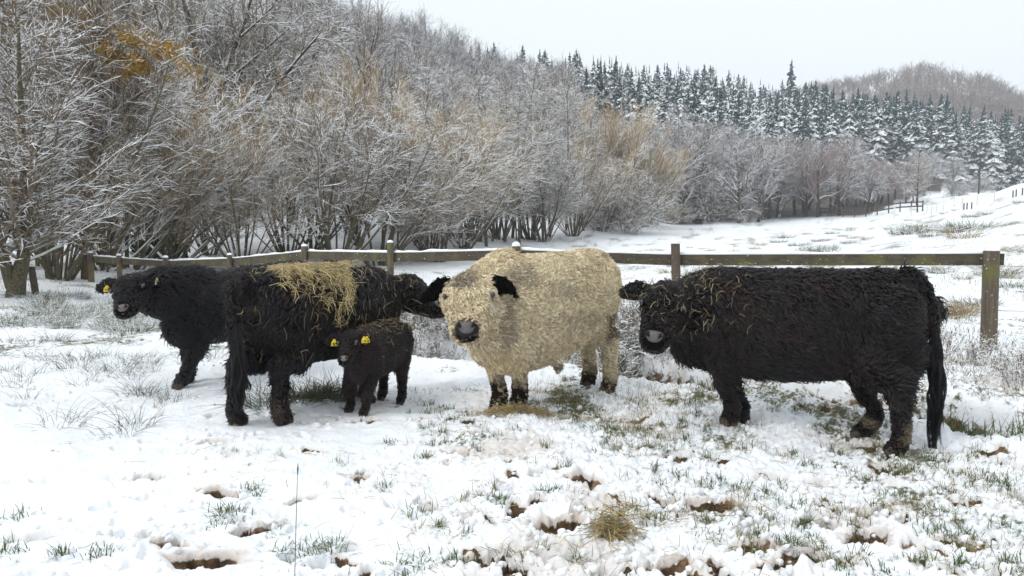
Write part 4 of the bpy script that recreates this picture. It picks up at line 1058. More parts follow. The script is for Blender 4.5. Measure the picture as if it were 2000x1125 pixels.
G4 = [gp(px, py)[:2] + rg.normal(0, s, (n, 2)) for (px, py, n, s) in [(1250, 790, 260, .14), (1170, 775, 220, .14), (1320, 800, 160, .1), (1250, 830, 160, .1), (1200, 800, 420, .28), (1120, 830, 260, .2), (1290, 770, 300, .2), (1230, 750, 260, .25), (1080, 760, 200, .2), (1340, 830, 200, .2), (1100, 790, 150, .1), (1950, 900, 120, .12), (1920, 945, 100, .08)]]
bl = bladefield('dry_grass', np.concatenate([G3] + G4), .05, .17, 1.3, .0017, 'drygrass', 6); tag(bl, 'straw coloured dry grass stalks in the snow', 'dry grass', kind='stuff')
# fine stubble over the meadow beyond the ditch
n = 42000; Y = 1 / rg.uniform(1 / 34, 1 / 9.0, n); px = rg.uniform(-100, 2100, n); x = (px - 1000) / F * Y
keep = fbm(x * .5, Y * .3, 4, 61) > np.where(px < 900, .10, -.10); pts = np.stack([x, Y], 1)[keep & (ditch_d(x, Y) > .2) & ((px < 1750) | (Y > 10.5))]
bl = bladefield('meadow_grass', pts, .05, .20, 1.1, .004, 'tussock', 8, K=2); tag(bl, 'sparse grass showing through the meadow snow', 'grass', kind='stuff')
# single tall stalk near the camera
g = gp(575, 1118); P = np.array([[g[0], g[1], 0], at(578, 1030, g[1] + .02), at(580, 960, g[1] + .03), at(582, 905, g[1] + .03)]); P[0, 2] = H(g[0], g[1]) - .02
b = Buf(); b.tubes(P[None], np.array([[.0022, .0018, .0015, .001]]), 5); b.tubes(np.array([[P[3] + (P[2] - P[3]) * .45, P[3] + (P[2] - P[3]) * .2, P[3]]]), np.array([[.0015, .0038, .0012]]), 5)
o = b.build('grass_stalk', M['rush']); tag(o, 'single tall thin grass stalk with a seed head in the near snow', 'grass stalk')

# loose clods of snow kicked up by hooves
def clods():
    rs = np.random.default_rng(12); base = []
    import bmesh
    bm = bmesh.new(); bmesh.ops.create_icosphere(bm, subdivisions=2, radius=1.0); V0 = np.array([v.co[:] for v in bm.verts]); T0 = np.array([[v.index for v in f.verts] for f in bm.faces]); bm.free()
    c = []
    for (px, py, L, W, s) in PR:
        g = gp(px, py); m = int(7 + 12 * s); c.append(np.c_[g[:2] + rs.normal(0, L * .85, (m, 2)), rs.uniform(.006, .024, m)])
    n = 1700; px = rs.uniform(350, 2080, n); py = rs.uniform(745, 1135, n); k = rs.random(n) < np.where((px < 850) & (py > 780), .08, 1) * np.where(py > 900, .6, 1)
    for a_, b_ in zip(px[k], py[k]): g = gp(a_, b_); c.append(np.array([[g[0], g[1], rs.uniform(.005, .022)]]))
    c = np.concatenate(c); z = HV(c[:, 0], c[:, 1]); B = Buf()
    for (x, y, r), zz in zip(c, z):
        ph = rs.uniform(0, 9); d = 1 + .22 * np.sin(V0[:, 0] * 3.1 + ph) * np.cos(V0[:, 1] * 2.7 + ph) + .1 * np.sin(V0[:, 2] * 6 + V0[:, 0] * 5 + ph)
        B.raw(V0 * d[:, None] * r * rs.uniform(.75, 1.25, 3) + np.array([x, y, zz + r * .25]), None, T0)
    o = B.build('snow_clods', M['clod'], smooth=True); tag(o, 'loose clods of snow kicked up over the trampled ground', 'snow', kind='stuff')
clods()
# ---------------------------------------------------------------- cattle
def hair_mat(name, rough=.42, spec=.45, sheen=0.0):
    m, nt, p = newmat(name)
    a = nt.nodes.new('ShaderNodeAttribute'); a.attribute_name = 'col'
    nt.links.new(a.outputs['Color'], p.inputs['Base Color'])
    p.inputs['Roughness'].default_value = rough; p.inputs['Specular IOR Level'].default_value = spec
    return m
M['fur_black'] = hair_mat('fur_black', .28, .40)
M['fur_pale'] = hair_mat('fur_pale', .8, .0)
M['straw'] = hair_mat('straw', .5, .4)
M['hide'] = hair_mat('hide', .9, .1)
M['nose_grey'] = plain('nose_grey', (0.085, 0.072, 0.073), .5, (0.13, 0.11, 0.108), 60, .4, .25)
M['nose_calf'] = plain('nose_calf_grey', (0.11, 0.105, 0.10), .5, (0.16, 0.15, 0.145), 60, .4, .2)
M['nose_black'] = plain('nose_black', (0.006, 0.0055, 0.006), .6, None, 20, .25)
M['eye'] = plain('eye_black', (0.006, 0.005, 0.005), .08, None, 20, .8)
M['hoof'] = plain('hoof_horn', (0.03, 0.022, 0.016), .6, (0.09, 0.065, 0.045), 30, .4)
M['tag_yellow'] = plain('tag_yellow', (0.80, 0.62, 0.02), .45, (0.74, 0.54, 0.02), 30, .4)
M['tag_pale'] = plain('tag_pale', (0.50, 0.49, 0.26), .5, (0.42, 0.41, 0.24), 40, .4)
M['tag_ink'] = plain('tag_ink', (0.05, 0.035, 0.01), .5)

def loft(B, nodes, n=20):
    """nodes: (centre, half-width vector, half-height vector) -> closed rounded tube"""
    C = np.array([k[0] for k in nodes], float); S = np.array([k[1] for k in nodes], float); U = np.array([k[2] for k in nodes], float)
    # finer rings by smooth interpolation
    K = len(C); t = np.linspace(0, K - 1, (K - 1) * 4 + 1); i = np.minimum(t.astype(int), K - 2); w = (t - i)[:, None]
    def cr(X):
        a = X[np.maximum(i - 1, 0)]; b = X[i]; c = X[i + 1]; d = X[np.minimum(i + 2, K - 1)]
        return .5 * ((2 * b) + (c - a) * w + (2 * a - 5 * b + 4 * c - d) * w ** 2 + (3 * b - a - 3 * c + d) * w ** 3)
    C, S, U = cr(C), cr(S), cr(U); N = len(C)
    a = np.arange(n) * 2 * math.pi / n
    def ringf(c, s, u, f): return c + f * (np.cos(a)[:, None] * s + np.sin(a)[:, None] * u)
    rings = []
    e0 = nrm(C[0] - C[1]); e1 = nrm(C[-1] - C[-2]); m0 = min(np.linalg.norm(S[0]), np.linalg.norm(U[0])); m1 = min(np.linalg.norm(S[-1]), np.linalg.norm(U[-1]))
    for q in (.25, .6, .88): rings.append(ringf(C[0] + e0 * m0 * math.sqrt(1 - q * q), S[0], U[0], q))
    for k in range(N): rings.append(ringf(C[k], S[k], U[k], 1))
    for q in (.88, .6, .25): rings.append(ringf(C[-1] + e1 * m1 * math.sqrt(1 - q * q), S[-1], U[-1], q))
    V = np.concatenate(rings + [[C[0] + e0 * m0], [C[-1] + e1 * m1]]); R_ = len(rings); Q = []
    for k in range(R_ - 1):
        for l in range(n): Q.append((k * n + l, k * n + (l + 1) % n, (k + 1) * n + (l + 1) % n, (k + 1) * n + l))
    T = [(R_ * n, (l + 1) % n, l) for l in range(n)] + [(R_ * n + 1, (R_ - 1) * n + l, (R_ - 1) * n + (l + 1) % n) for l in range(n)]
    B.raw(V, Q, T)
def limb(B, pts, rx, ry=None, fwd=(1, 0, 0)):
    """leg-like chain: ellipse half sizes across (rx) and along fwd (ry)"""
    pts = np.array(pts, float); f = nrm(np.array(fwd, float)); ry = ry or rx; nodes = []
    T = nrm(np.gradient(pts, axis=0))
    for k, p in enumerate(pts):
        s = nrm(np.cross(T[k], f)); u = nrm(np.cross(s, T[k])); nodes.append((p, s * rx[k], u * ry[k]))
    loft(B, nodes, 16)

def fuse(B, name, mat, voxel, smooth_it=8):
    """blend all overlapping volumes of B into ONE continuous skin"""
    o = B.build(name, mat)
    m = o.modifiers.new('r', 'REMESH'); m.mode = 'VOXEL'; m.voxel_size = voxel; m.use_smooth_shade = True
    s = o.modifiers.new('s', 'SMOOTH'); s.factor = .5; s.iterations = smooth_it
    dg = bpy.context.evaluated_depsgraph_get(); ev = o.evaluated_get(dg); me = bpy.data.meshes.new_from_object(ev)
    o.modifiers.clear(); old = o.data; o.data = me; bpy.data.meshes.remove(old)
    if not me.materials: me.materials.append(mat)
    return o

def surf_samples(me, n, rs):
    me.calc_loop_triangles(); nt = len(me.loop_triangles)
    tv = np.zeros(nt * 3, np.int32); me.loop_triangles.foreach_get('vertices', tv); tv = tv.reshape(-1, 3)
    V = np.zeros(len(me.vertices) * 3, np.float32); me.vertices.foreach_get('co', V); V = V.reshape(-1, 3).astype(float)
    Nn = np.zeros(len(me.vertices) * 3, np.float32); me.vertices.foreach_get('normal', Nn); Nn = Nn.reshape(-1, 3).astype(float)
    A = np.linalg.norm(np.cross(V[tv[:, 1]] - V[tv[:, 0]], V[tv[:, 2]] - V[tv[:, 0]]), axis=1)
    c = np.cumsum(A); f = np.searchsorted(c, rs.random(n) * c[-1]); a, b = rs.random(n), rs.random(n); fl = a + b > 1; a[fl], b[fl] = 1 - a[fl], 1 - b[fl]
    w = np.stack([1 - a - b, a, b], 1)[:, :, None]
    return (V[tv[f]] * w).sum(1), nrm((Nn[tv[f]] * w).sum(1)), c[-1] / 2

def add_curves(name, P, rad, col, mat, parent=None):
    """P (N,K,3) strands; rad (N,K); col (N,3)"""
    N, K, _ = P.shape
    cu = bpy.data.hair_curves.new(name); cu.add_curves([K] * N)
    cu.position_data.foreach_set('vector', P.astype(np.float32).ravel())
    ra = cu.attributes.get('radius') or cu.attributes.new('radius', 'FLOAT', 'POINT'); ra.data.foreach_set('value', rad.astype(np.float32).ravel())
    ca = cu.attributes.new('col', 'FLOAT_COLOR', 'CURVE'); ca.data.foreach_set('color', np.concatenate([col, np.ones((N, 1))], 1).astype(np.float32).ravel())
    cu.materials.append(mat); o = bpy.data.objects.new(name, cu); COL.objects.link(o)
    if parent: o.parent = parent
    return o

def fur(name, me, parent, mat, locks, per, length, colour, skip, back, rs, curl=.012, turns=1.2, lift=.45, lock_r=.02, hr=.0011, K=7, grav=.8, rest=None, tj=.25):
    """curly locks: hairs leave the skin over a disc and close on a shared wavy tip"""
    P, Nn, area = surf_samples(me, locks, rs)
    keep = ~skip(P, Nn); P, Nn = P[keep], Nn[keep]; M_ = len(P)
    Ls = length(P) * rs.uniform(.7, 1.3, M_)
    nz = np.stack([fbm(P[:, 0] * 3 + s, P[:, 2] * 3 + P[:, 1] * 2, 2, 5 + s) for s in (0, 7, 13)], 1) * 1.5
    fl = np.array([0, 0, -1.]) * grav + back(P) + nz + rs.normal(0, .18, (M_, 3))
    fl = fl - Nn * (fl * Nn).sum(-1, keepdims=True); fl = nrm(fl); sd = np.cross(Nn, fl)
    t = np.linspace(0, 1, K)[None, :, None]
    L = Ls[:, None, None]
    ph = (rs.uniform(0, 6.28, M_) * tj + 9 * fbm(P[:, 0] * 5 + P[:, 1] * 3, P[:, 2] * 5 - P[:, 1] * 2, 2, 77))[:, None, None]; tu = (turns * rs.uniform(.6, 1.5, M_))[:, None, None]
    am = (curl * rs.uniform(.4, 1.5, M_))[:, None, None] * np.minimum(1, t * 2)
    G = P[:, None] + Nn[:, None] * (L * lift * (t - .45 * t * t)) + fl[:, None] * (L * t * .92) \
        + sd[:, None] * am * np.sin(ph + 6.28 * tu * t) + Nn[:, None] * am * .6 * np.cos(ph + 6.28 * tu * t)
    G = np.repeat(G, per, 0); N = M_ * per
    off = rs.normal(0, lock_r, (N, 2)); offv = np.repeat(fl, per, 0) * off[:, :1] + np.repeat(sd, per, 0) * off[:, 1:]
    jit = rs.normal(0, .0025, (N, 1, 3)) * t
    H_ = G + offv[:, None] * (1 - .86 * t ** .8) + jit
    ln = rs.uniform(.7, 1.1, N)[:, None, None]; H_ = H_[:, :1] + (H_ - H_[:, :1]) * ln
    rad = hr * np.interp(np.linspace(0, 1, K), [0, .6, .85, 1], [1, .95, .7, .25])[None] * rs.uniform(.7, 1.3, (N, 1))
    col = np.repeat(colour(P), per, 0) * rs.uniform(.7, 1.35, (N, 1))
    return add_curves(name, H_, rad, np.clip(col, 0, .95), mat, parent)

def cow(name, label, rump, hd, sl, sh, sw, feet, poll, muz, facing, HL, ears, dark, spec):
    """rump: (x, y) of the tail head on the ground plan; hd: heading angle; sl, sh, sw: length, height and width scale;
    feet: near/far fore, near/far hind [(x, y)]; poll, muz: head points; facing: plan direction of the face"""
    rs = np.random.default_rng(spec.get('seed', 1))
    h = np.array([math.cos(hd), math.sin(hd), 0.]); l = np.array([-h[1], h[0], 0.]); up = np.array([0, 0, 1.])
    g0 = H(rump[0], rump[1]); zb = spec.get('z', g0 * .5)
    o = np.array([rump[0], rump[1], zb])
    root = empty(name, o, label, 'calf' if 'calf' in name else ('bull' if 'bull' in name else 'cow'))
    L = lambda s, y, z: o + h * s * sl + l * y * sw + up * z * sh
    B = Buf()
    prof = spec.get('prof') or [(-.03, .93, .10, .10), (.06, .915, .25, .21), (.22, .875, .335, .28), (.5, .825, .375, .325), (.85, .81, .385, .335), (1.12, .82, .375, .30), (1.32, .845, .34, .25), (1.48, .85, .25, .17), (1.55, .85, .14, .09)]
    loft(B, [(L(s, 0, zc), l * hw * sw, up * hh * sh) for s, zc, hh, hw in prof], 28)
    # hips and shoulder blades
    for sgn in (-1, 1):
        limb(B, [L(.16, .16 * sgn, 1.02), L(.24, .17 * sgn, .88), L(.30, .18 * sgn, .68)], [.10 * sw, .15 * sw, .11 * sw], [.13 * sl, .20 * sl, .15 * sl], h)
        limb(B, [L(1.26, .13 * sgn, 1.05), L(1.30, .18 * sgn, .85), L(1.24, .18 * sgn, .62)], [.07 * sw, .13 * sw, .09 * sw], [.10 * sl, .17 * sl, .12 * sl], h)
    # head frame
    poll, muz = np.array(poll, float), np.array(muz, float)
    a = nrm(muz - poll); fc = nrm(np.array([facing[0], facing[1], 0.])); r = nrm(np.cross(up, fc)); r = nrm(r - a * (r @ a)); f = nrm(np.cross(a, r))
    if f[2] < 0 and f @ fc < 0: f = -f
    W = spec.get('hw', 1.0)
    hp = lambda t, x, z: poll + a * t * HL + r * x * W * HL / .46 + f * z * HL / .46
    q = W * HL / .46; qd = HL / .46
    loft(B, [(hp(t, 0, z), r * w * q, f * d * qd) for t, z, w, d in [(-.04, -.07, .085, .085), (.10, -.05, .118, .12), (.28, -.045, .130, .130), (.44, -.04, .122, .122), (.60, -.035, .098, .105), (.78, -.025, .091, .085), (.92, -.015, .087, .072), (1.0, -.012, .074, .058)]], 20)
    loft(B, [(hp(t, 0, z), r * w * q, f * d * qd) for t, z, w, d in [(.12, -.15, .10, .09), (.45, -.13, .092, .07), (.75, -.09, .075, .05), (.93, -.065, .06, .034)]], 14)
    # neck with dewlap
    nb = L(1.22, 0, .86); nt_ = hp(.14, 0, -.12); mid = (nb + nt_) / 2 + up * .02 * sh
    axn = nrm(nt_ - nb); ns = nrm(np.cross(axn, up)); nu = nrm(np.cross(ns, axn))
    nk = spec.get('neck', 1.0)
    loft(B, [(nb, ns * .24 * sw, nu * .34 * sh), (nb * .55 + mid * .45, ns * .21 * sw * nk, nu * .30 * sh * nk), (mid, ns * .175 * sw * nk, nu * .245 * sh * nk), (mid * .45 + nt_ * .55, ns * .15 * sw * nk, nu * .20 * sh * nk), (nt_, ns * .13 * sw * nk, nu * .15 * sh * nk)], 22)
    for dz, rr_ in spec.get('dewlap', [(.60, .17)]):
        limb(B, [L(1.38, 0, dz + .12), L(1.42, 0, dz)], [rr_ * .8 * sw, rr_ * .7 * sw], [rr_ * sl, rr_ * sl], h)
    for e_ in spec.get('extra', []): limb(B, [np.array(p_, float) for p_ in e_[0]], e_[1], e_[2] if len(e_) > 2 else None, h)
    # legs
    LR = spec.get('leg', 1.0); hoofs = []
    for k, (fx, fy) in enumerate(feet):
        sgn = 1 if k in (0, 2) else -1; fore = k < 2; g = H(fx, fy); F0 = np.array([fx, fy, g])
        fd = h; tiptoe = spec.get('tiptoe', {}).get(k, 0)
        if fore:
            top = L(1.24, .17 * sgn, .66); kn = (top * .45 + F0 * .55) + h * .02; kn[2] = g + .34 * sh
            fe = F0 * .88 + kn * .12; fe[2] = g + .115 * sh; fe = fe - h * .015
            limb(B, [top + up * .08, top - up * .06 * sh, (top + kn) / 2, kn, (kn + fe) / 2 + up * .0, fe, F0 + h * .02 + up * .03],
                 [.12 * LR, .105 * LR, .082 * LR, .064 * LR, .054 * LR, .056 * LR, .058 * LR], [.14 * LR, .125 * LR, .09 * LR, .068 * LR, .056 * LR, .062 * LR, .07 * LR], h)
        else:
            top = L(.26, .17 * sgn, .78); ho = F0 - h * .03 * sl; ho[2] = g + .43 * sh; st = L(.36, .17 * sgn, .60)
            ho = ho * .78 + np.array([top[0], top[1], ho[2]]) * .22
            if tiptoe: ho = ho + h * .10; ho[2] += .03
            fe = F0 - h * (.02 + tiptoe * .06); fe[2] = g + (.12 + .05 * tiptoe) * sh
            limb(B, [top + up * .06, (top + st) / 2, st * .6 + ho * .4, ho + up * .03, (ho + fe) / 2, fe, F0 + h * .02 + up * .03],
                 [.15 * LR, .14 * LR, .115 * LR, .076 * LR, .060 * LR, .058 * LR, .060 * LR], [.22 * LR, .20 * LR, .155 * LR, .098 * LR, .062 * LR, .064 * LR, .074 * LR], h)
        hoofs.append((F0 + h * .025, g))
    # ears: flattened cups
    earc = []
    for (side, dv, ln) in ears:
        dv = nrm(r * dv[0] + a * dv[1] + f * dv[2]); b0 = hp(.06, .10 * side, -.03); nv = nrm(f * .8 + a * .15 - r * side * .1); wv = nrm(np.cross(dv, nv)); nv = nrm(np.cross(wv, dv))
        dr = spec.get('droop', .35)
        ax = [b0 + dv * ln * s_ + a * ln * dr * s_ * s_ * .6 for s_ in (0, .25, .5, .75, .95)]
        loft(B, [(ax[j], wv * w_ * ln / .2, nv * spec.get('eart', .022)) for j, w_ in enumerate((.042, .074, .088, .078, .045))], 14)
        earc.append((ax, wv, nv, side))
    # tail
    if 'tail' in spec:
        tp = [np.array(p_, float) for p_ in spec['tail']]; n_ = len(tp)
        limb(B, tp, [.045] + [.034] * (n_ - 2) + [.024], None, h)
    body = fuse(B, 'body', M['hide'], spec.get('voxel', .017)); 
    dn_ = []
    # muzzle pad
    mc = hp(.955, 0, .035); pn = nrm(a * spec.get('pa', .55) + f * .85); pu = nrm(np.cross(pn, r)); pu = pu if pu @ a < 0 else -pu   # pu points up the face
    ms = HL / .46 * spec.get('ms', 1.0)
    def pad(nm, w, hgt_, bulge, mat, cx=0, cz=0, off=0.0, e=2.6, taper=.25, n=17):
        V, Q = [], []
        for i_ in range(n):
            for j_ in range(n):
                u_, v_ = -1 + 2 * i_ / (n - 1), -1 + 2 * j_ / (n - 1)
                m_ = max(abs(u_), abs(v_)); nn_ = (abs(u_) ** e + abs(v_) ** e) ** (1 / e)
                if nn_ > 1e-6: u2, v2 = u_ * m_ / nn_, v_ * m_ / nn_
                else: u2 = v2 = 0
                wd = w * (1 + taper * v2); d_ = bulge * (1 - min(1, u2 * u2 + v2 * v2) ** 1.3)
                edge = -.022 if m_ > .99 else 0
                V.append(mc + (r * (u2 * wd + cx) + pu * (v2 * hgt_ + cz) + pn * (d_ + off + edge - .5 * (u2 ** 2) * w * .35)) * ms)
        for i_ in range(n - 1):
            for j_ in range(n - 1): Q.append((i_ * n + j_, (i_ + 1) * n + j_, (i_ + 1) * n + j_ + 1, i_ * n + j_ + 1))
        b = Buf(); b.raw(V, Q); ob = b.build(nm, mat, smooth=True); dn_.append(ob); return ob
    if 'bull' in name:
        pad('muzzle_edge', .082, .060, .014, M['nose_black'], 0, -.014, .012, 2.6, .12)
        pad('muzzle', .056, .042, .014, M['nose_grey'], 0, .006, .026, 3.2, .25)
        nx, nz, ns_, no = .047, .020, 1.5, .044
    else:
        pad('muzzle_edge', .074, .062, .012, M['nose_black'], 0, -.010, .006, 2.6, .12)
        pad('muzzle', .054, .040, .014, M['nose_calf'] if 'calf' in name else M['nose_grey'], 0, .004, .024, 3.0, .22)
        pad('lower_lip', .044, .0085, .008, M['nose_calf'] if 'calf' in name else M['nose_grey'], 0, -.053, .016, 2.4, 0, 9)
        nx, nz, ns_, no = .040, .016, 1.25, .039
    for sgn in (-1, 1):
        V, Q = [], []; K_, n_ = 7, 10      # comma shaped nostril slit
        for k in range(K_):
            t_ = k / (K_ - 1); an = -1.0 + 2.1 * t_
            c_ = mc + (r * sgn * (nx - .004 + .013 * math.cos(an) * 1.0) + pu * (nz + .017 * math.sin(an)) + pn * (no - .003 + .0)) * ms
            ww = .0085 * math.sin(math.pi * (.15 + .78 * t_)) * ns_ * ms
            for l_ in range(n_):
                b_ = l_ * 2 * math.pi / n_; V.append(c_ + (r * sgn * math.cos(b_) + pu * math.sin(b_) * .6) * ww + pn * math.sin(b_ * 2) * .0005)
        for k in range(K_ - 1):
            for l_ in range(n_): Q.append((k * n_ + l_, k * n_ + (l_ + 1) % n_, (k + 1) * n_ + (l_ + 1) % n_, (k + 1) * n_ + l_))
        Q2 = [(0, 1, 2, 3)]
        b = Buf(); b.raw(V, Q)
        # close it as a small dark pellet
        cc = np.array(V).mean(0); dome_pts = []
        ob = b.build('nostril', M['nose_black'], smooth=True); dn_.append(ob)
        b = Buf(); limb(b, [mc + (r * sgn * (nx - .006) + pu * (nz - .012) + pn * (no + .001)) * ms, mc + (r * sgn * (nx + .003) + pu * nz + pn * (no - .001)) * ms, mc + (r * sgn * (nx - .001) + pu * (nz + .014) + pn * (no - .004)) * ms], [.005 * ns_ * ms, .0095 * ns_ * ms, .005 * ns_ * ms], None, tuple(pn))
        ob.data = b.build('nostril_tmp', M['nose_black'], smooth=True, link=False).data
    for sgn in (-1, 1):
        c_ = hp(.40, .116 * sgn, .044 + spec.get('eyez', 0)); b = Buf(); limb(b, [c_ + a * .018 - r * sgn * .004, c_, c_ - a * .018 + r * sgn * .004], [.010, .018, .010], None, tuple(f)); dn_.append(b.build('eye', M['eye'], smooth=True))
    # hooves: two claws each
    for (F0, g) in hoofs:
        b = Buf()
        for sgn in (-1, 1):
            c_ = F0 + l * .026 * sgn * LR; s_ = LR
            limb(b, [c_ + up * .065 * s_ - h * .02 * s_, c_ + up * .03 * s_ + h * .005 * s_, c_ + up * .004 + h * .03 * s_], [.026 * s_, .032 * s_, .030 * s_], [.038 * s_, .05 * s_, .052 * s_], tuple(h))
        dn_.append(b.build('hoof', M['hoof'], smooth=True))
    # ear tags
    digits = spec.get('tags', {})
    for (ax, wv, nv, side) in earc:
        if side in digits:
            tg = digits[side]; top = ax[2] + nv * .022 + np.array([0, 0, -.01]); w_, h_ = tg.get('size', (.036, .075)); fn = nrm(np.array([-top[0], -top[1], 0]) + np.array(tg.get('turn', (0, 0, 0)))); sv = nrm(np.cross(up, fn))
            top = top + fn * .03
            sh_ = [(-.25, 0), (.25, 0), (.55, -.35), (.9, -.45), (1.0, -1), (-1.0, -1), (-.9, -.45), (-.55, -.35)]
            V = [top + sv * x_ * w_ + up * z_ * h_ + fn * .004 for x_, z_ in sh_] + [top + sv * x_ * w_ + up * z_ * h_ for x_, z_ in sh_]
            b = Buf(); n8 = 8; b.raw(V, [(i_, i_ + 8, (i_ + 1) % 8 + 8, (i_ + 1) % 8) for i_ in range(8)], [(0, i_, i_ + 1) for i_ in range(1, 7)] + [(8, i_ + 9, i_ + 8) for i_ in range(1, 7)])
            tgo = b.build('ear_tag', M[tg['mat']]); dn_.append(tgo)
            seg = {'0': 'abcdef', '1': 'bc', '2': 'abged', '4': 'fgbc', '6': 'afgcde', '7': 'abc', '3': 'abgcd', '8': 'abcdefg'}
            lay = {'a': ((0, 2), (1, 2)), 'b': ((1, 2), (1, 1)), 'c': ((1, 1), (1, 0)), 'd': ((0, 0), (1, 0)), 'e': ((0, 1), (0, 0)), 'f': ((0, 2), (0, 1)), 'g': ((0, 1), (1, 1))}
            b = Buf(); txt = tg['txt']; cw = 1.5 * w_ / len(txt)
            for q_, chh in enumerate(txt):
                x0 = (-.75 * w_ + cw * q_ + cw * .2)
                for sg in seg[chh]:
                    (x1, y1), (x2, y2) = lay[sg]
                    pA = top + sv * (x0 + x1 * cw * .55) + up * (-h_ * .92 + y1 * h_ * .20) + fn * .006; pB = top + sv * (x0 + x2 * cw * .55) + up * (-h_ * .92 + y2 * h_ * .20) + fn * .006
                    b.tubes(np.array([[pA, pB]]), np.full((1, 2), .0016), 4)
            dg_ = b.build('number', M['tag_ink']); bpy.context.view_layer.update(); dg_.parent = tgo
            if tg.get('double'):
                V2 = [v_ + sv * .022 - fn * .012 for v_ in V]; b = Buf(); b.raw(V2, [(i_, i_ + 8, (i_ + 1) % 8 + 8, (i_ + 1) % 8) for i_ in range(8)], [(0, i_, i_ + 1) for i_ in range(1, 7)] + [(8, i_ + 9, i_ + 8) for i_ in range(1, 7)]); dn_.append(b.build('ear_tag', M[tg['mat']]))
    # fur --------------------------------------------------------------------
    nvb = [len(body.data.vertices)]; base = np.array(dark, float); patches = spec.get('patches', [])
    def colour(P, vary=True):
        n1 = fbm(P[:, 0] * 4 + P[:, 1] * 3, P[:, 2] * 5, 3, 3); v = rs.uniform(0, 1, len(P))
        c = base[None] * ((1 + .5 * n1) * (np.exp(rs.normal(0, spec.get('cv', .55), len(P))) if len(P) != nvb[0] else 1.0))[:, None]
        if 'tint' in spec:
            m = (v > .72) | (n1 > .28); c[m] = c[m] * .4 + np.array(spec['tint']) * .6
        for (pc, pr, cc, stg) in patches:
            d = np.linalg.norm((P - np.array(pc)) / np.array(pr), axis=1) + .55 * fbm(P[:, 0] * 9 + P[:, 1] * 5, P[:, 2] * 9, 3, 9)
            w_ = (np.clip((1.15 - d) / .45, 0, 1) * stg)[:, None]
            w_ = np.where(rs.random(len(P))[:, None] < .15, w_ * .3, w_); c = c * (1 - w_) + np.array(cc)[None] * w_
        if 'earcol' in spec:
            for (ax, wv, nv, side) in earc:
                m = np.min([np.linalg.norm(P - ax[j], axis=1) for j in (1, 2, 3, 4)], axis=0) < .075; c[m] = np.array(spec['earcol']) * (.7 + .6 * rs.random((m.sum(), 1)))
        return np.clip(c, .001, 1)
    nv_ = len(body.data.vertices); Vb = np.zeros(nv_ * 3, np.float32); body.data.vertices.foreach_get('co', Vb); Vb = Vb.reshape(-1, 3).astype(float)
    ca = body.data.attributes.new('col', 'FLOAT_COLOR', 'POINT'); ca.data.foreach_set('color', np.concatenate([colour(Vb) * spec.get('under', .45), np.ones((nv_, 1))], 1).astype(np.float32).ravel())
    FL = spec.get('fl', .075); hc = hp(.4, 0, 0); mcp = hp(1.0, 0, 0)
    gmin = min(g for _, g in hoofs)
    def length(P):
        x = np.full(len(P), FL)
        dh = np.linalg.norm(P - hc, axis=1); x = np.where(dh < HL * .62, spec.get('facel', .030), x)
        top = np.linalg.norm(P - hp(.02, 0, .02), axis=1); x = np.where(top < HL * .30, np.maximum(x, FL * .75), x)
        dm = np.linalg.norm(P - mcp, axis=1); x = np.where(dm < HL * .42, np.minimum(x, .013), x)
        zz = P[:, 2] - gmin; x = np.where(zz < .36 * sh, np.minimum(x, FL * .62), x); x = np.where(zz < .10 * sh, FL * .4, x)
        s_ = (P - o) @ h; bel = (zz < .62 * sh) & (zz > .36 * sh) & (s_ > .3 * sl) & (s_ < 1.7 * sl); x = np.where(bel, x * 1.25, x)
        for (ax, wv, nv, side) in earc: x = np.where(np.linalg.norm(P - ax[2], axis=1) < .11, np.minimum(x, .026), x)
        for (pc, pr, ln) in spec.get('lens', []): x = np.where(np.linalg.norm(P - np.array(pc), axis=1) < pr, ln, x)
        return x
    eyes = [hp(.40, .115 * s_, .03) for s_ in (-1, 1)]
    def skip(P, Nn):
        v = P - mc; m = (np.linalg.norm(v, axis=1) < (.092 if 'bull' in name else .075) * ms) & (v @ pn > -.03)
        for e_ in eyes: m |= np.linalg.norm(P - e_, axis=1) < .034
        return m | (P[:, 2] < gmin + .02)
    mid_s = o + h * .7 * sl
    def back(P):
        b_ = -h[None] * .55 * np.ones((len(P), 1))
        hd_ = np.linalg.norm(P - hc, axis=1) < HL * .75
        return np.where(hd_[:, None], a[None] * -.15 + (P - hc) * 2.0, b_)
    dens = spec.get('locks', 5200)
    fr = fur('fur', body.data, None, M['fur_pale'] if 'bull' in name else M['fur_black'], dens, spec.get('per', 15), length, colour, skip, back, rs,
             spec.get('curl', .012), spec.get('turns', 1.2), spec.get('lift', .5), spec.get('lock_r', .019), spec.get('hr', .0013), K=9, tj=spec.get('tj', .3))
    dn_.append(fr)
    # short dense undercoat on face and ears
    fr2 = fur('undercoat', body.data, None, M['fur_pale'] if 'bull' in name else M['fur_black'], int(dens * .6), 7, lambda P: np.minimum(length(P) * .5, .03), colour, skip, back, rs, .003, .8, .7, .012, .0015, grav=.5)
    dn_.append(fr2)
    if 'bull' in name:
        fhc = hp(.30, 0, .05)
        def skip2(P, Nn): return skip(P, Nn) | (np.linalg.norm(P - fhc, axis=1) > HL * .50)
        dn_.append(fur('forelock', body.data, None, M['fur_pale'], 16000, 5, lambda P: np.full(len(P), .055), colour, skip2, back, rs, .014, 1.8, .6, .005, .0017, K=10, grav=.9, tj=1.0))
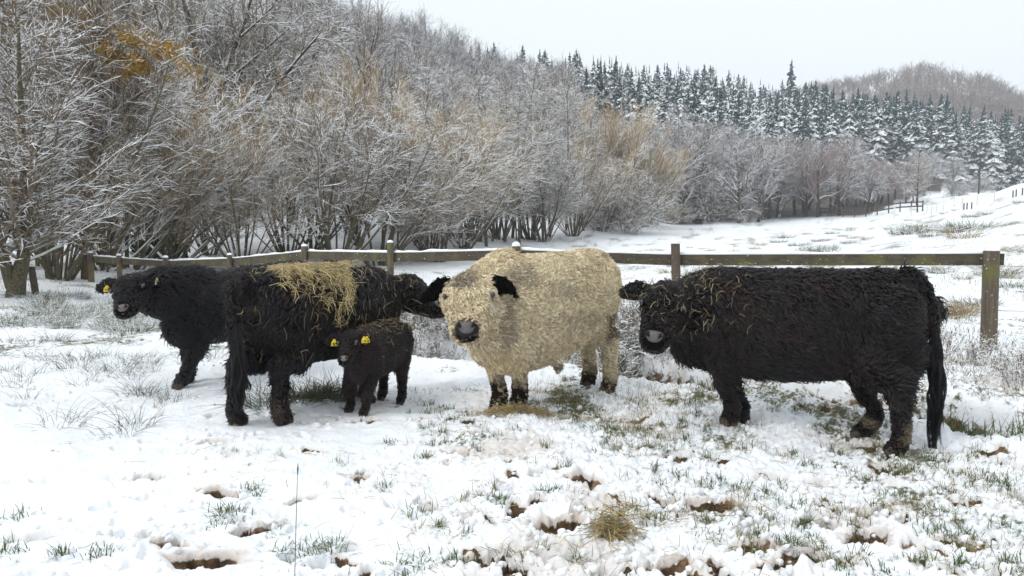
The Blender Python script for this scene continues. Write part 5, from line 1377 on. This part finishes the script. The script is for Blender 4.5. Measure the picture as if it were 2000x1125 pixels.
    # tail switch
    if 'switch' in spec:
        sp_ = [np.array(p_, float) for p_ in spec['switch'][0]]; wd = spec['switch'][1]; n_ = spec['switch'][2]; Kk = 11
        t = np.linspace(0, 1, Kk); ii = np.minimum((t * (len(sp_) - 1)).astype(int), len(sp_) - 2); ww_ = (t * (len(sp_) - 1) - ii)[:, None]
        cl = np.array([sp_[i_] for i_ in ii]) * (1 - ww_) + np.array([sp_[i_ + 1] for i_ in ii]) * ww_
        lk = 46; lo = np.clip(rs.normal(0, 1, (lk, 3)), -1.5, 1.5) * wd; Pz = cl[None] + lo[:, None] * (.45 + .75 * np.sin(t * 2.6))[None, :, None]
        Pz = Pz + (.006 + .016 * t[None, :, None]) * np.sin(t[None, :, None] * rs.uniform(9, 20, (lk, 1, 1)) + rs.uniform(0, 6, (lk, 1, 3)))
        Pz = np.repeat(Pz, n_ // lk, 0); Pz = Pz + rs.normal(0, .006, (len(Pz), 1, 3)) * (1 - .5 * t[None, :, None])
        ln = np.repeat(rs.uniform(.62, 1.04, lk), n_ // lk)[:len(Pz)] * rs.uniform(.75, 1.03, len(Pz)); tt = ln[:, None] * t[None]
        q_ = tt * (Kk - 1); i2 = np.clip(q_.astype(int), 0, Kk - 2); w2 = (q_ - i2)[:, :, None]; ar = np.arange(len(Pz))[:, None]
        Pz = Pz[ar, i2] * (1 - w2) + Pz[ar, i2 + 1] * w2
        cz = np.repeat(base[None] * spec.get('swc', 1.0), len(Pz), 0) * rs.uniform(.6, 1.5, (len(Pz), 1))
        dn_.append(add_curves('tail_switch', Pz, np.full((len(Pz), Kk), .0015) * (1 - .5 * t[None]), cz, M['fur_black']))
    bpy.context.view_layer.update()
    inv = root.matrix_world.inverted()
    for ob in [body] + dn_:
        ob.parent = root; ob.matrix_parent_inverse = inv
    return dict(root=root, body=body, o=o, h=h, l=l, hp=hp, rs=rs)

BLK = (0.0038, 0.0032, 0.0038); TINT = (0.024, 0.0115, 0.0085)
# --- black cow on the right
cR = cow('black_cow', 'shaggy black cow on the right standing side on, straw on its neck, muddy hind feet', (2.90, 5.44), math.pi - R(17), 1.10, 1.03, 1.0,
         [gp(1428, 842)[:2], gp(1447, 834)[:2], gp(1753, 891)[:2], gp(1685, 852)[:2]],
         at(1303, 562, 5.66), at(1281, 652, 5.40), (-.20, -1), .50, [(-1, (-1, .02, .0), .20), (1, (1, -.12, -.1), .19)], BLK,
         dict(seed=11, tint=TINT, z=.0, hw=1.15, neck=.98, fl=.095, locks=17000, per=3, lift=.26, curl=.013, turns=1.2, lock_r=.0035, cv=.8, hr=.0024, facel=.018, tiptoe={3: 1}, leg=.90,
              prof=[(-.03, .93, .10, .10), (.06, .91, .25, .21), (.22, .865, .335, .27), (.5, .825, .375, .315), (.85, .805, .39, .325), (1.12, .81, .385, .29), (1.32, .825, .36, .24), (1.48, .82, .29, .17), (1.55, .83, .16, .09)],
              tail=[at(1768, 533, 5.42), at(1800, 548, 5.36), at(1818, 585, 5.33), at(1824, 625, 5.33), at(1824, 662, 5.33)],
              switch=([at(1824, 640, 5.33), at(1826, 700, 5.33), at(1829, 770, 5.33), at(1824, 885, 5.33)], .019, 1700), swc=1.0,
              extra=[([at(1758, 590, 5.42), at(1760, 680, 5.40), at(1757, 735, 5.36), at(1752, 775, 5.33)], [.15, .14, .10, .07], [.17, .15, .11, .08])],
              lens=[(at(1810, 560, 5.33), .10, .035), (at(1820, 600, 5.33), .10, .03), (at(1824, 650, 5.33), .10, .03), (at(1760, 760, 5.35), .17, .045), (gp(1753, 891) + [0, 0, .1], .13, .022), (gp(1685, 852) + [0, 0, .12], .15, .022), (gp(1440, 840) + [0, 0, .1], .13, .022)],
              patches=[(gp(1757, 885) + [.02, -.03, .20], (.07, .12, .06), (.24, .19, .125), .9), (gp(1757, 885) + [-.02, -.03, .13], (.05, .12, .04), (.20, .155, .10), .8), (at(1700, 826, 5.6), (.05, .12, .045), (.24, .19, .125), .85), (at(1500, 640, 5.4), (.4, .3, .08), (.022, .012, .009), .6), (at(1745, 548, 5.3), (.05, .1, .02), (.13, .10, .07), .7),
                       (at(1660, 725, 5.2), (.14, .2, .09), (.034, .018, .013), .6), (at(1800, 600, 5.3), (.05, .1, .07), (.045, .042, .03), .8), (at(1440, 815, 5.9), (.06, .1, .10), (.05, .033, .023), .6), (at(1585, 672, 5.2), (.035, .2, .02), (.13, .11, .08), .8), (at(1705, 652, 5.1), (.02, .2, .015), (.16, .14, .11), .8)]))
# --- pale bull in the middle
bP = cow('pale_bull', 'cream curly coated bull with black ears, muzzle and lower legs facing the camera', (.87, 7.40), math.atan2(-.76, -.65), 1.12, 1.09, 1.02,
         [gp(1013, 806)[:2], gp(975, 806)[:2], gp(1189, 766)[:2], gp(1150, 754)[:2]],
         at(920, 545, 5.98), at(913, 653, 5.62), (-.10, -1), .53, [(-1, (-.97, .02, .10), .20), (1, (.85, -.15, .15), .19)], (.77, .64, .44),
         dict(seed=12, z=.0, hw=1.36, neck=1.25, fl=.055, facel=.045, locks=24000, per=6, lift=.34, curl=.015, turns=1.2, tj=.6, lock_r=.006, cv=.20, hv=.18, leg=1.02, droop=1.1, eyez=.01, pa=.40, dewlap=[(.52, .19), (.70, .19)], hr=.0014, earcol=(.008, .007, .007), under=.22,
              prof=[(-.03, .94, .12, .10), (.06, .92, .26, .21), (.22, .87, .345, .29), (.5, .80, .40, .335), (.85, .76, .435, .345), (1.12, .745, .445, .32), (1.32, .755, .43, .28), (1.46, .75, .34, .20), (1.54, .75, .18, .10)],
              extra=[([at(1085, 695, 6.5), at(1090, 720, 6.5)], [.045, .03])],
              tint=(.48, .385, .26),
              patches=[(at(905, 545, 5.9), (.13, .3, .06), (.20, .175, .145), .75), (at(1015, 540, 6.2), (.17, .35, .10), (.34, .29, .225), .6), (at(992, 625, 6.1), (.07, .35, .26), (.30, .26, .21), .6), (at(1085, 560, 6.6), (.18, .4, .07), (.36, .31, .24), .5),
                       (at(1200, 630, 7.0), (.12, .3, .15), (.10, .08, .06), .9), (at(1140, 648, 6.8), (.03, .1, .03), (.10, .08, .06), .85), (at(1190, 497, 7.1), (.12, .2, .04), (.20, .17, .12), .7), (at(1110, 620, 6.6), (.35, .4, .10), (.34, .29, .215), .45),
                       (at(960, 590, 5.9), (.04, .15, .04), (.66, .60, .48), .8), (at(872, 590, 5.9), (.04, .15, .04), (.66, .60, .48), .6), (at(990, 700, 6.2), (.2, .4, .12), (.70, .53, .31), .5),
                       (at(990, 790, 6.4), (.42, .35, .26), (.014, .011, .009), .98), (at(1180, 762, 7.2), (.3, .4, .20), (.030, .022, .016), .95), (at(1150, 745, 7.4), (.2, .35, .20), (.030, .022, .016), .95),
                       (at(912, 655, 5.55), (.12, .14, .075), (.010, .009, .009), 1.0), (at(1090, 712, 6.5), (.06, .1, .06), (.12, .08, .05), .7)]))
# --- black cow with hay on its back
cH = cow('black_cow', 'black cow seen from behind at an angle with hay over its back', (-2.03, 5.92), math.atan2(.87, .50), 1.10, .975, .98,
         [gp(683, 770)[:2], gp(716, 785)[:2], gp(462, 836)[:2], gp(551, 832)[:2]],
         at(790, 545, 7.40), at(848, 598, 7.20), (.93, -.36), .50, [(-1, (-.45, -.75, -.35), .20), (1, (1, -.3, .0), .18)], BLK,
         dict(seed=13, hw=1.15, tint=TINT, z=.0, fl=.085, locks=15000, per=3, neck=.95, droop=.2, curl=.013, lock_r=.0035, cv=.8, lift=.28, hr=.0024, facel=.018, leg=.9, lens=[(at(458, 700, 5.72), .1, .04), (at(446, 610, 5.74), .08, .04)],
              tail=[at(480, 548, 5.88), at(458, 562, 5.80), at(454, 610, 5.77), at(460, 670, 5.74), at(464, 700, 5.74)],
              switch=([at(462, 640, 5.72), at(466, 720, 5.72), at(470, 760, 5.73), at(470, 800, 5.74)], .028, 1500), swc=1.0,
              patches=[(at(545, 715, 5.6), (.09, .15, .13), (.13, .085, .07), .75), (at(545, 800, 5.9), (.06, .1, .15), (.10, .07, .055), .8), (at(500, 600, 5.7), (.12, .2, .15), (.045, .035, .028), .7), (at(460, 820, 5.9), (.1, .1, .10), (.06, .045, .035), .6)]))
# --- black cow far left
cL = cow('black_cow', 'leftmost black cow facing the camera with a yellow tag in one ear', (-2.36, 8.78), math.atan2(-.86, -.51), 1.12, .945, .95,
         [gp(354, 750)[:2], gp(368, 741)[:2], (-2.4, 8.35), (-2.75, 8.6)],
         at(257, 543, 7.00), at(245, 603, 6.74), (-.10, -1), .41, [(-1, (-1, -.22, .0), .20), (1, (1, -.10, .0), .20)], BLK,
         dict(seed=14, z=.0, prof=[(-.03, .94, .12, .12), (.06, .92, .275, .22), (.22, .87, .335, .28), (.5, .815, .365, .325), (.85, .785, .37, .335), (1.12, .775, .36, .30), (1.32, .785, .33, .25), (1.48, .78, .25, .17), (1.55, .78, .14, .09)], hw=1.38, fl=.085, facel=.014, locks=13000, per=3, neck=1.08, curl=.012, lock_r=.0035, cv=.7, lift=.28, hr=.0024, leg=.92, tint=(.018, .012, .012), dewlap=[(.55, .20)],
              tags={-1: dict(mat='tag_yellow', txt='41', size=(.030, .058)), 1: dict(mat='tag_pale', txt='41', size=(.018, .062), turn=(1.5, 0, 0))}))
# --- calf
cC = cow('black_calf', 'small curly black calf with a yellow tag in each ear', (-1.02, 6.98), math.atan2(-.95, -.27), .575, .60, .53,
         [gp(712, 815)[:2], gp(683, 804)[:2], gp(784, 780)[:2], gp(747, 773)[:2]],
         at(684, 652, 6.14), at(673, 706, 5.95), (-.12, -1), .27, [(-1, (-1, .10, .0), .125), (1, (.85, -.12, .05), .115)], (0.010, 0.0075, 0.0075),
         dict(seed=15, tint=(.030, .013, .009), z=.0, hw=1.05, fl=.040, facel=.012, locks=9500, per=3, curl=.008, turns=1.4, tj=.7, cv=.7, leg=.53, voxel=.010, eart=.014, lock_r=.003, hr=.0017, ms=1.0,
              prof=[(-.03, .93, .10, .10), (.06, .90, .22, .21), (.22, .85, .29, .27), (.5, .82, .33, .30), (.85, .81, .34, .30), (1.12, .82, .34, .28), (1.32, .845, .31, .25), (1.48, .85, .23, .17), (1.55, .85, .14, .09)],
              patches=[(at(715, 690, 6.1), (.05, .2, .12), (.075, .03, .018), .35), (at(700, 730, 6.1), (.10, .2, .08), (.04, .02, .015), .35)],
              tags={-1: dict(mat='tag_yellow', txt='1024', size=(.026, .056)), 1: dict(mat='tag_yellow', txt='114', size=(.022, .052), double=True)}))

# ---------------------------------------------------------------- hay and straw (lying on things, so things of their own)
STR = np.array([[.84, .62, .25], [.66, .48, .20], [.90, .74, .40], [.45, .35, .17], [.64, .56, .34]])
def straw(name, P, Nn, label, cat, rs, lmin, lmax, rad=.0018, droop=.6, lift=.02, flow=None, group=None, dim=1.0):
    n = len(P); K = 5; d = rs.normal(0, 1, (n, 3)) + (0 if flow is None else np.array(flow)); d = d - Nn * (d * Nn).sum(-1, keepdims=True) * .85; d = nrm(d)
    L = rs.uniform(lmin, lmax, n)[:, None, None]; t = np.linspace(-.5, .5, K)[None, :, None]
    bend = nrm(rs.normal(0, 1, (n, 3)))[:, None] * rs.uniform(0, 1.1, (n, 1, 1))
    X = P[:, None] + Nn[:, None] * rs.uniform(0, lift, (n, 1, 1)) + d[:, None] * L * t + bend * L * (t * t) + np.array([0, 0, -1]) * L * (t * t) * droop
    c = STR[rs.integers(len(STR), size=n)] * rs.uniform(.35, 1.05, (n, 1)) * dim
    o = add_curves(name, X, np.full((n, K), rad) * rs.uniform(.6, 1.2, (n, 1)), c, M['straw'])
    tag(o, label, cat, group); return o
def pick(cw, n, test, rs):
    P, Nn, _ = surf_samples(cw['body'].data, n, rs); px, py = proj(P); vis = (Nn * (np.array([0, 0, 1.6]) - P)).sum(1) > -.12
    m = test(px, py, P) & (vis | (Nn[:, 2] > .4)); return P[m] + Nn[m] * .03, Nn[m]
rs = np.random.default_rng(31)
def hay_zone(px, py, P):
    n = 34 * fbm(px * .035, py * .03, 3, 4) + rs.normal(0, 9, len(px))
    low = np.interp(px, [480, 520, 560, 590, 615, 645, 672, 700], [542, 554, 572, 578, 600, 628, 615, 545]) + n
    e = np.clip((low - py) / 26, 0, 1) * np.clip((px - 488 - n * .8) / 30, 0, 1) * np.clip((696 + n * .6 - px) / 16, 0, 1)
    cl = np.interp(fbm(px * .07, py * .035, 3, 14), [-.25, .05, .3], [.04, .55, 1.1])
    return (rs.random(len(px)) < e * cl * np.interp(px, [500, 600, 650], [.45, .7, 1])) & (P[:, 2] > .7)
P, Nn = pick(cH, 48000, hay_zone, rs)
straw('hay', P, Nn, 'golden hay spread over the back and flank of the black cow', 'hay', rs, .03, .16, .0013, .4, .05, (0, 0, -.3))
P2, N2 = pick(cH, 3000, lambda px, py, P: (px > 455) & (px < 850) & (py < 700) & (rs.random(len(px)) < np.where(px < 560, .10, np.where(py < 640, .26, .07))), rs)
straw('loose_straw', P2, N2, 'loose straws caught in the coat of the cow with hay', 'straw', rs, .03, .12, .0010, .3, .04, (0, 0, -1.5), dim=.85)
P3, N3 = pick(cR, 9000, lambda px, py, P: (px < 1470) & (py < 660) & (rs.random(len(px)) < np.interp(px, [1230, 1300, 1400, 1470], [.12, .22, .28, .03]) * np.interp(py, [530, 600, 660], [1, .8, .15])), rs)
straw('loose_straw', P3, N3, 'thin straws caught on the head and neck of the right cow', 'straw', rs, .025, .085, .0010, .3, .04, (0, 0, -1.2), dim=.8)
P4, N4 = pick(cC, 4000, lambda px, py, P: (px > 700) & (py < 700) & (rs.random(len(px)) < np.where(py < 655, .30, .04)), rs)
straw('loose_straw', P4, N4, 'straws lying on the back of the small black calf', 'straw', rs, .03, .08, .0009, .3, .025, dim=.75)
P5, N5 = pick(cL, 2500, lambda px, py, P: (px < 320) & (py < 570) & (rs.random(len(px)) < .12), rs)
straw('loose_straw', P5, N5, 'few straws on the forehead of the leftmost black cow', 'straw', rs, .03, .08, .0010, .3, .04)
def heap(name, px, py, n, sx, sy, hz, label, lmin, lmax, seed, flow=None, dim=.8):
    r_ = np.random.default_rng(seed); g = gp(px, py); xy = g[:2] + r_.normal(0, 1, (n, 2)) * [sx, sy]; z = HV(xy[:, 0], xy[:, 1]); rr_ = np.exp(-(((xy - g[:2]) / [sx, sy]) ** 2).sum(1) / 2.2)
    P = np.c_[xy, z + .01 + hz * rr_ * r_.random(n)]; Nn = nrm(np.c_[r_.normal(0, .35, (n, 2)), np.ones(n)]); straw(name, P, Nn, label, 'hay', r_, lmin, lmax, .0014, .25, .01, flow, dim=dim)
heap('hay', 1010, 818, 900, .13, .05, .04, 'flat patch of golden hay at the front feet of the pale bull', .06, .18, 1)
heap('hay', 1198, 1045, 420, .045, .04, .15, 'upright tuft of straw coloured hay in the near snow', .06, .22, 2, (.25, 0, .8), dim=.7)
heap('hay', 1240, 1010, 60, .12, .05, .03, 'few loose hay stalks trailing right of the hay tuft', .10, .25, 3)

# chaff and straw bits trodden into the snow
r_ = np.random.default_rng(88); n = 2600; px = r_.uniform(250, 2080, n); py = 745 + 390 * r_.random(n) ** 1.3
k = (r_.random(n) < np.interp(px, [250, 700, 900, 1100, 2000], [.06, .25, 1, 1, .5])) & (fbm(px * .01, py * .02, 3, 3) > -.1); g = np.array([gp(a, b) for a, b in zip(px[k], py[k])]); g[:, 2] = HV(g[:, 0], g[:, 1]) + .008
o = straw('straw_litter', g, nrm(np.c_[r_.normal(0, .25, (len(g), 2)), np.ones(len(g))]), 'bits of straw trodden into the snow', 'straw', r_, .03, .13, .0013, .2, .01)
o['kind'] = 'stuff'
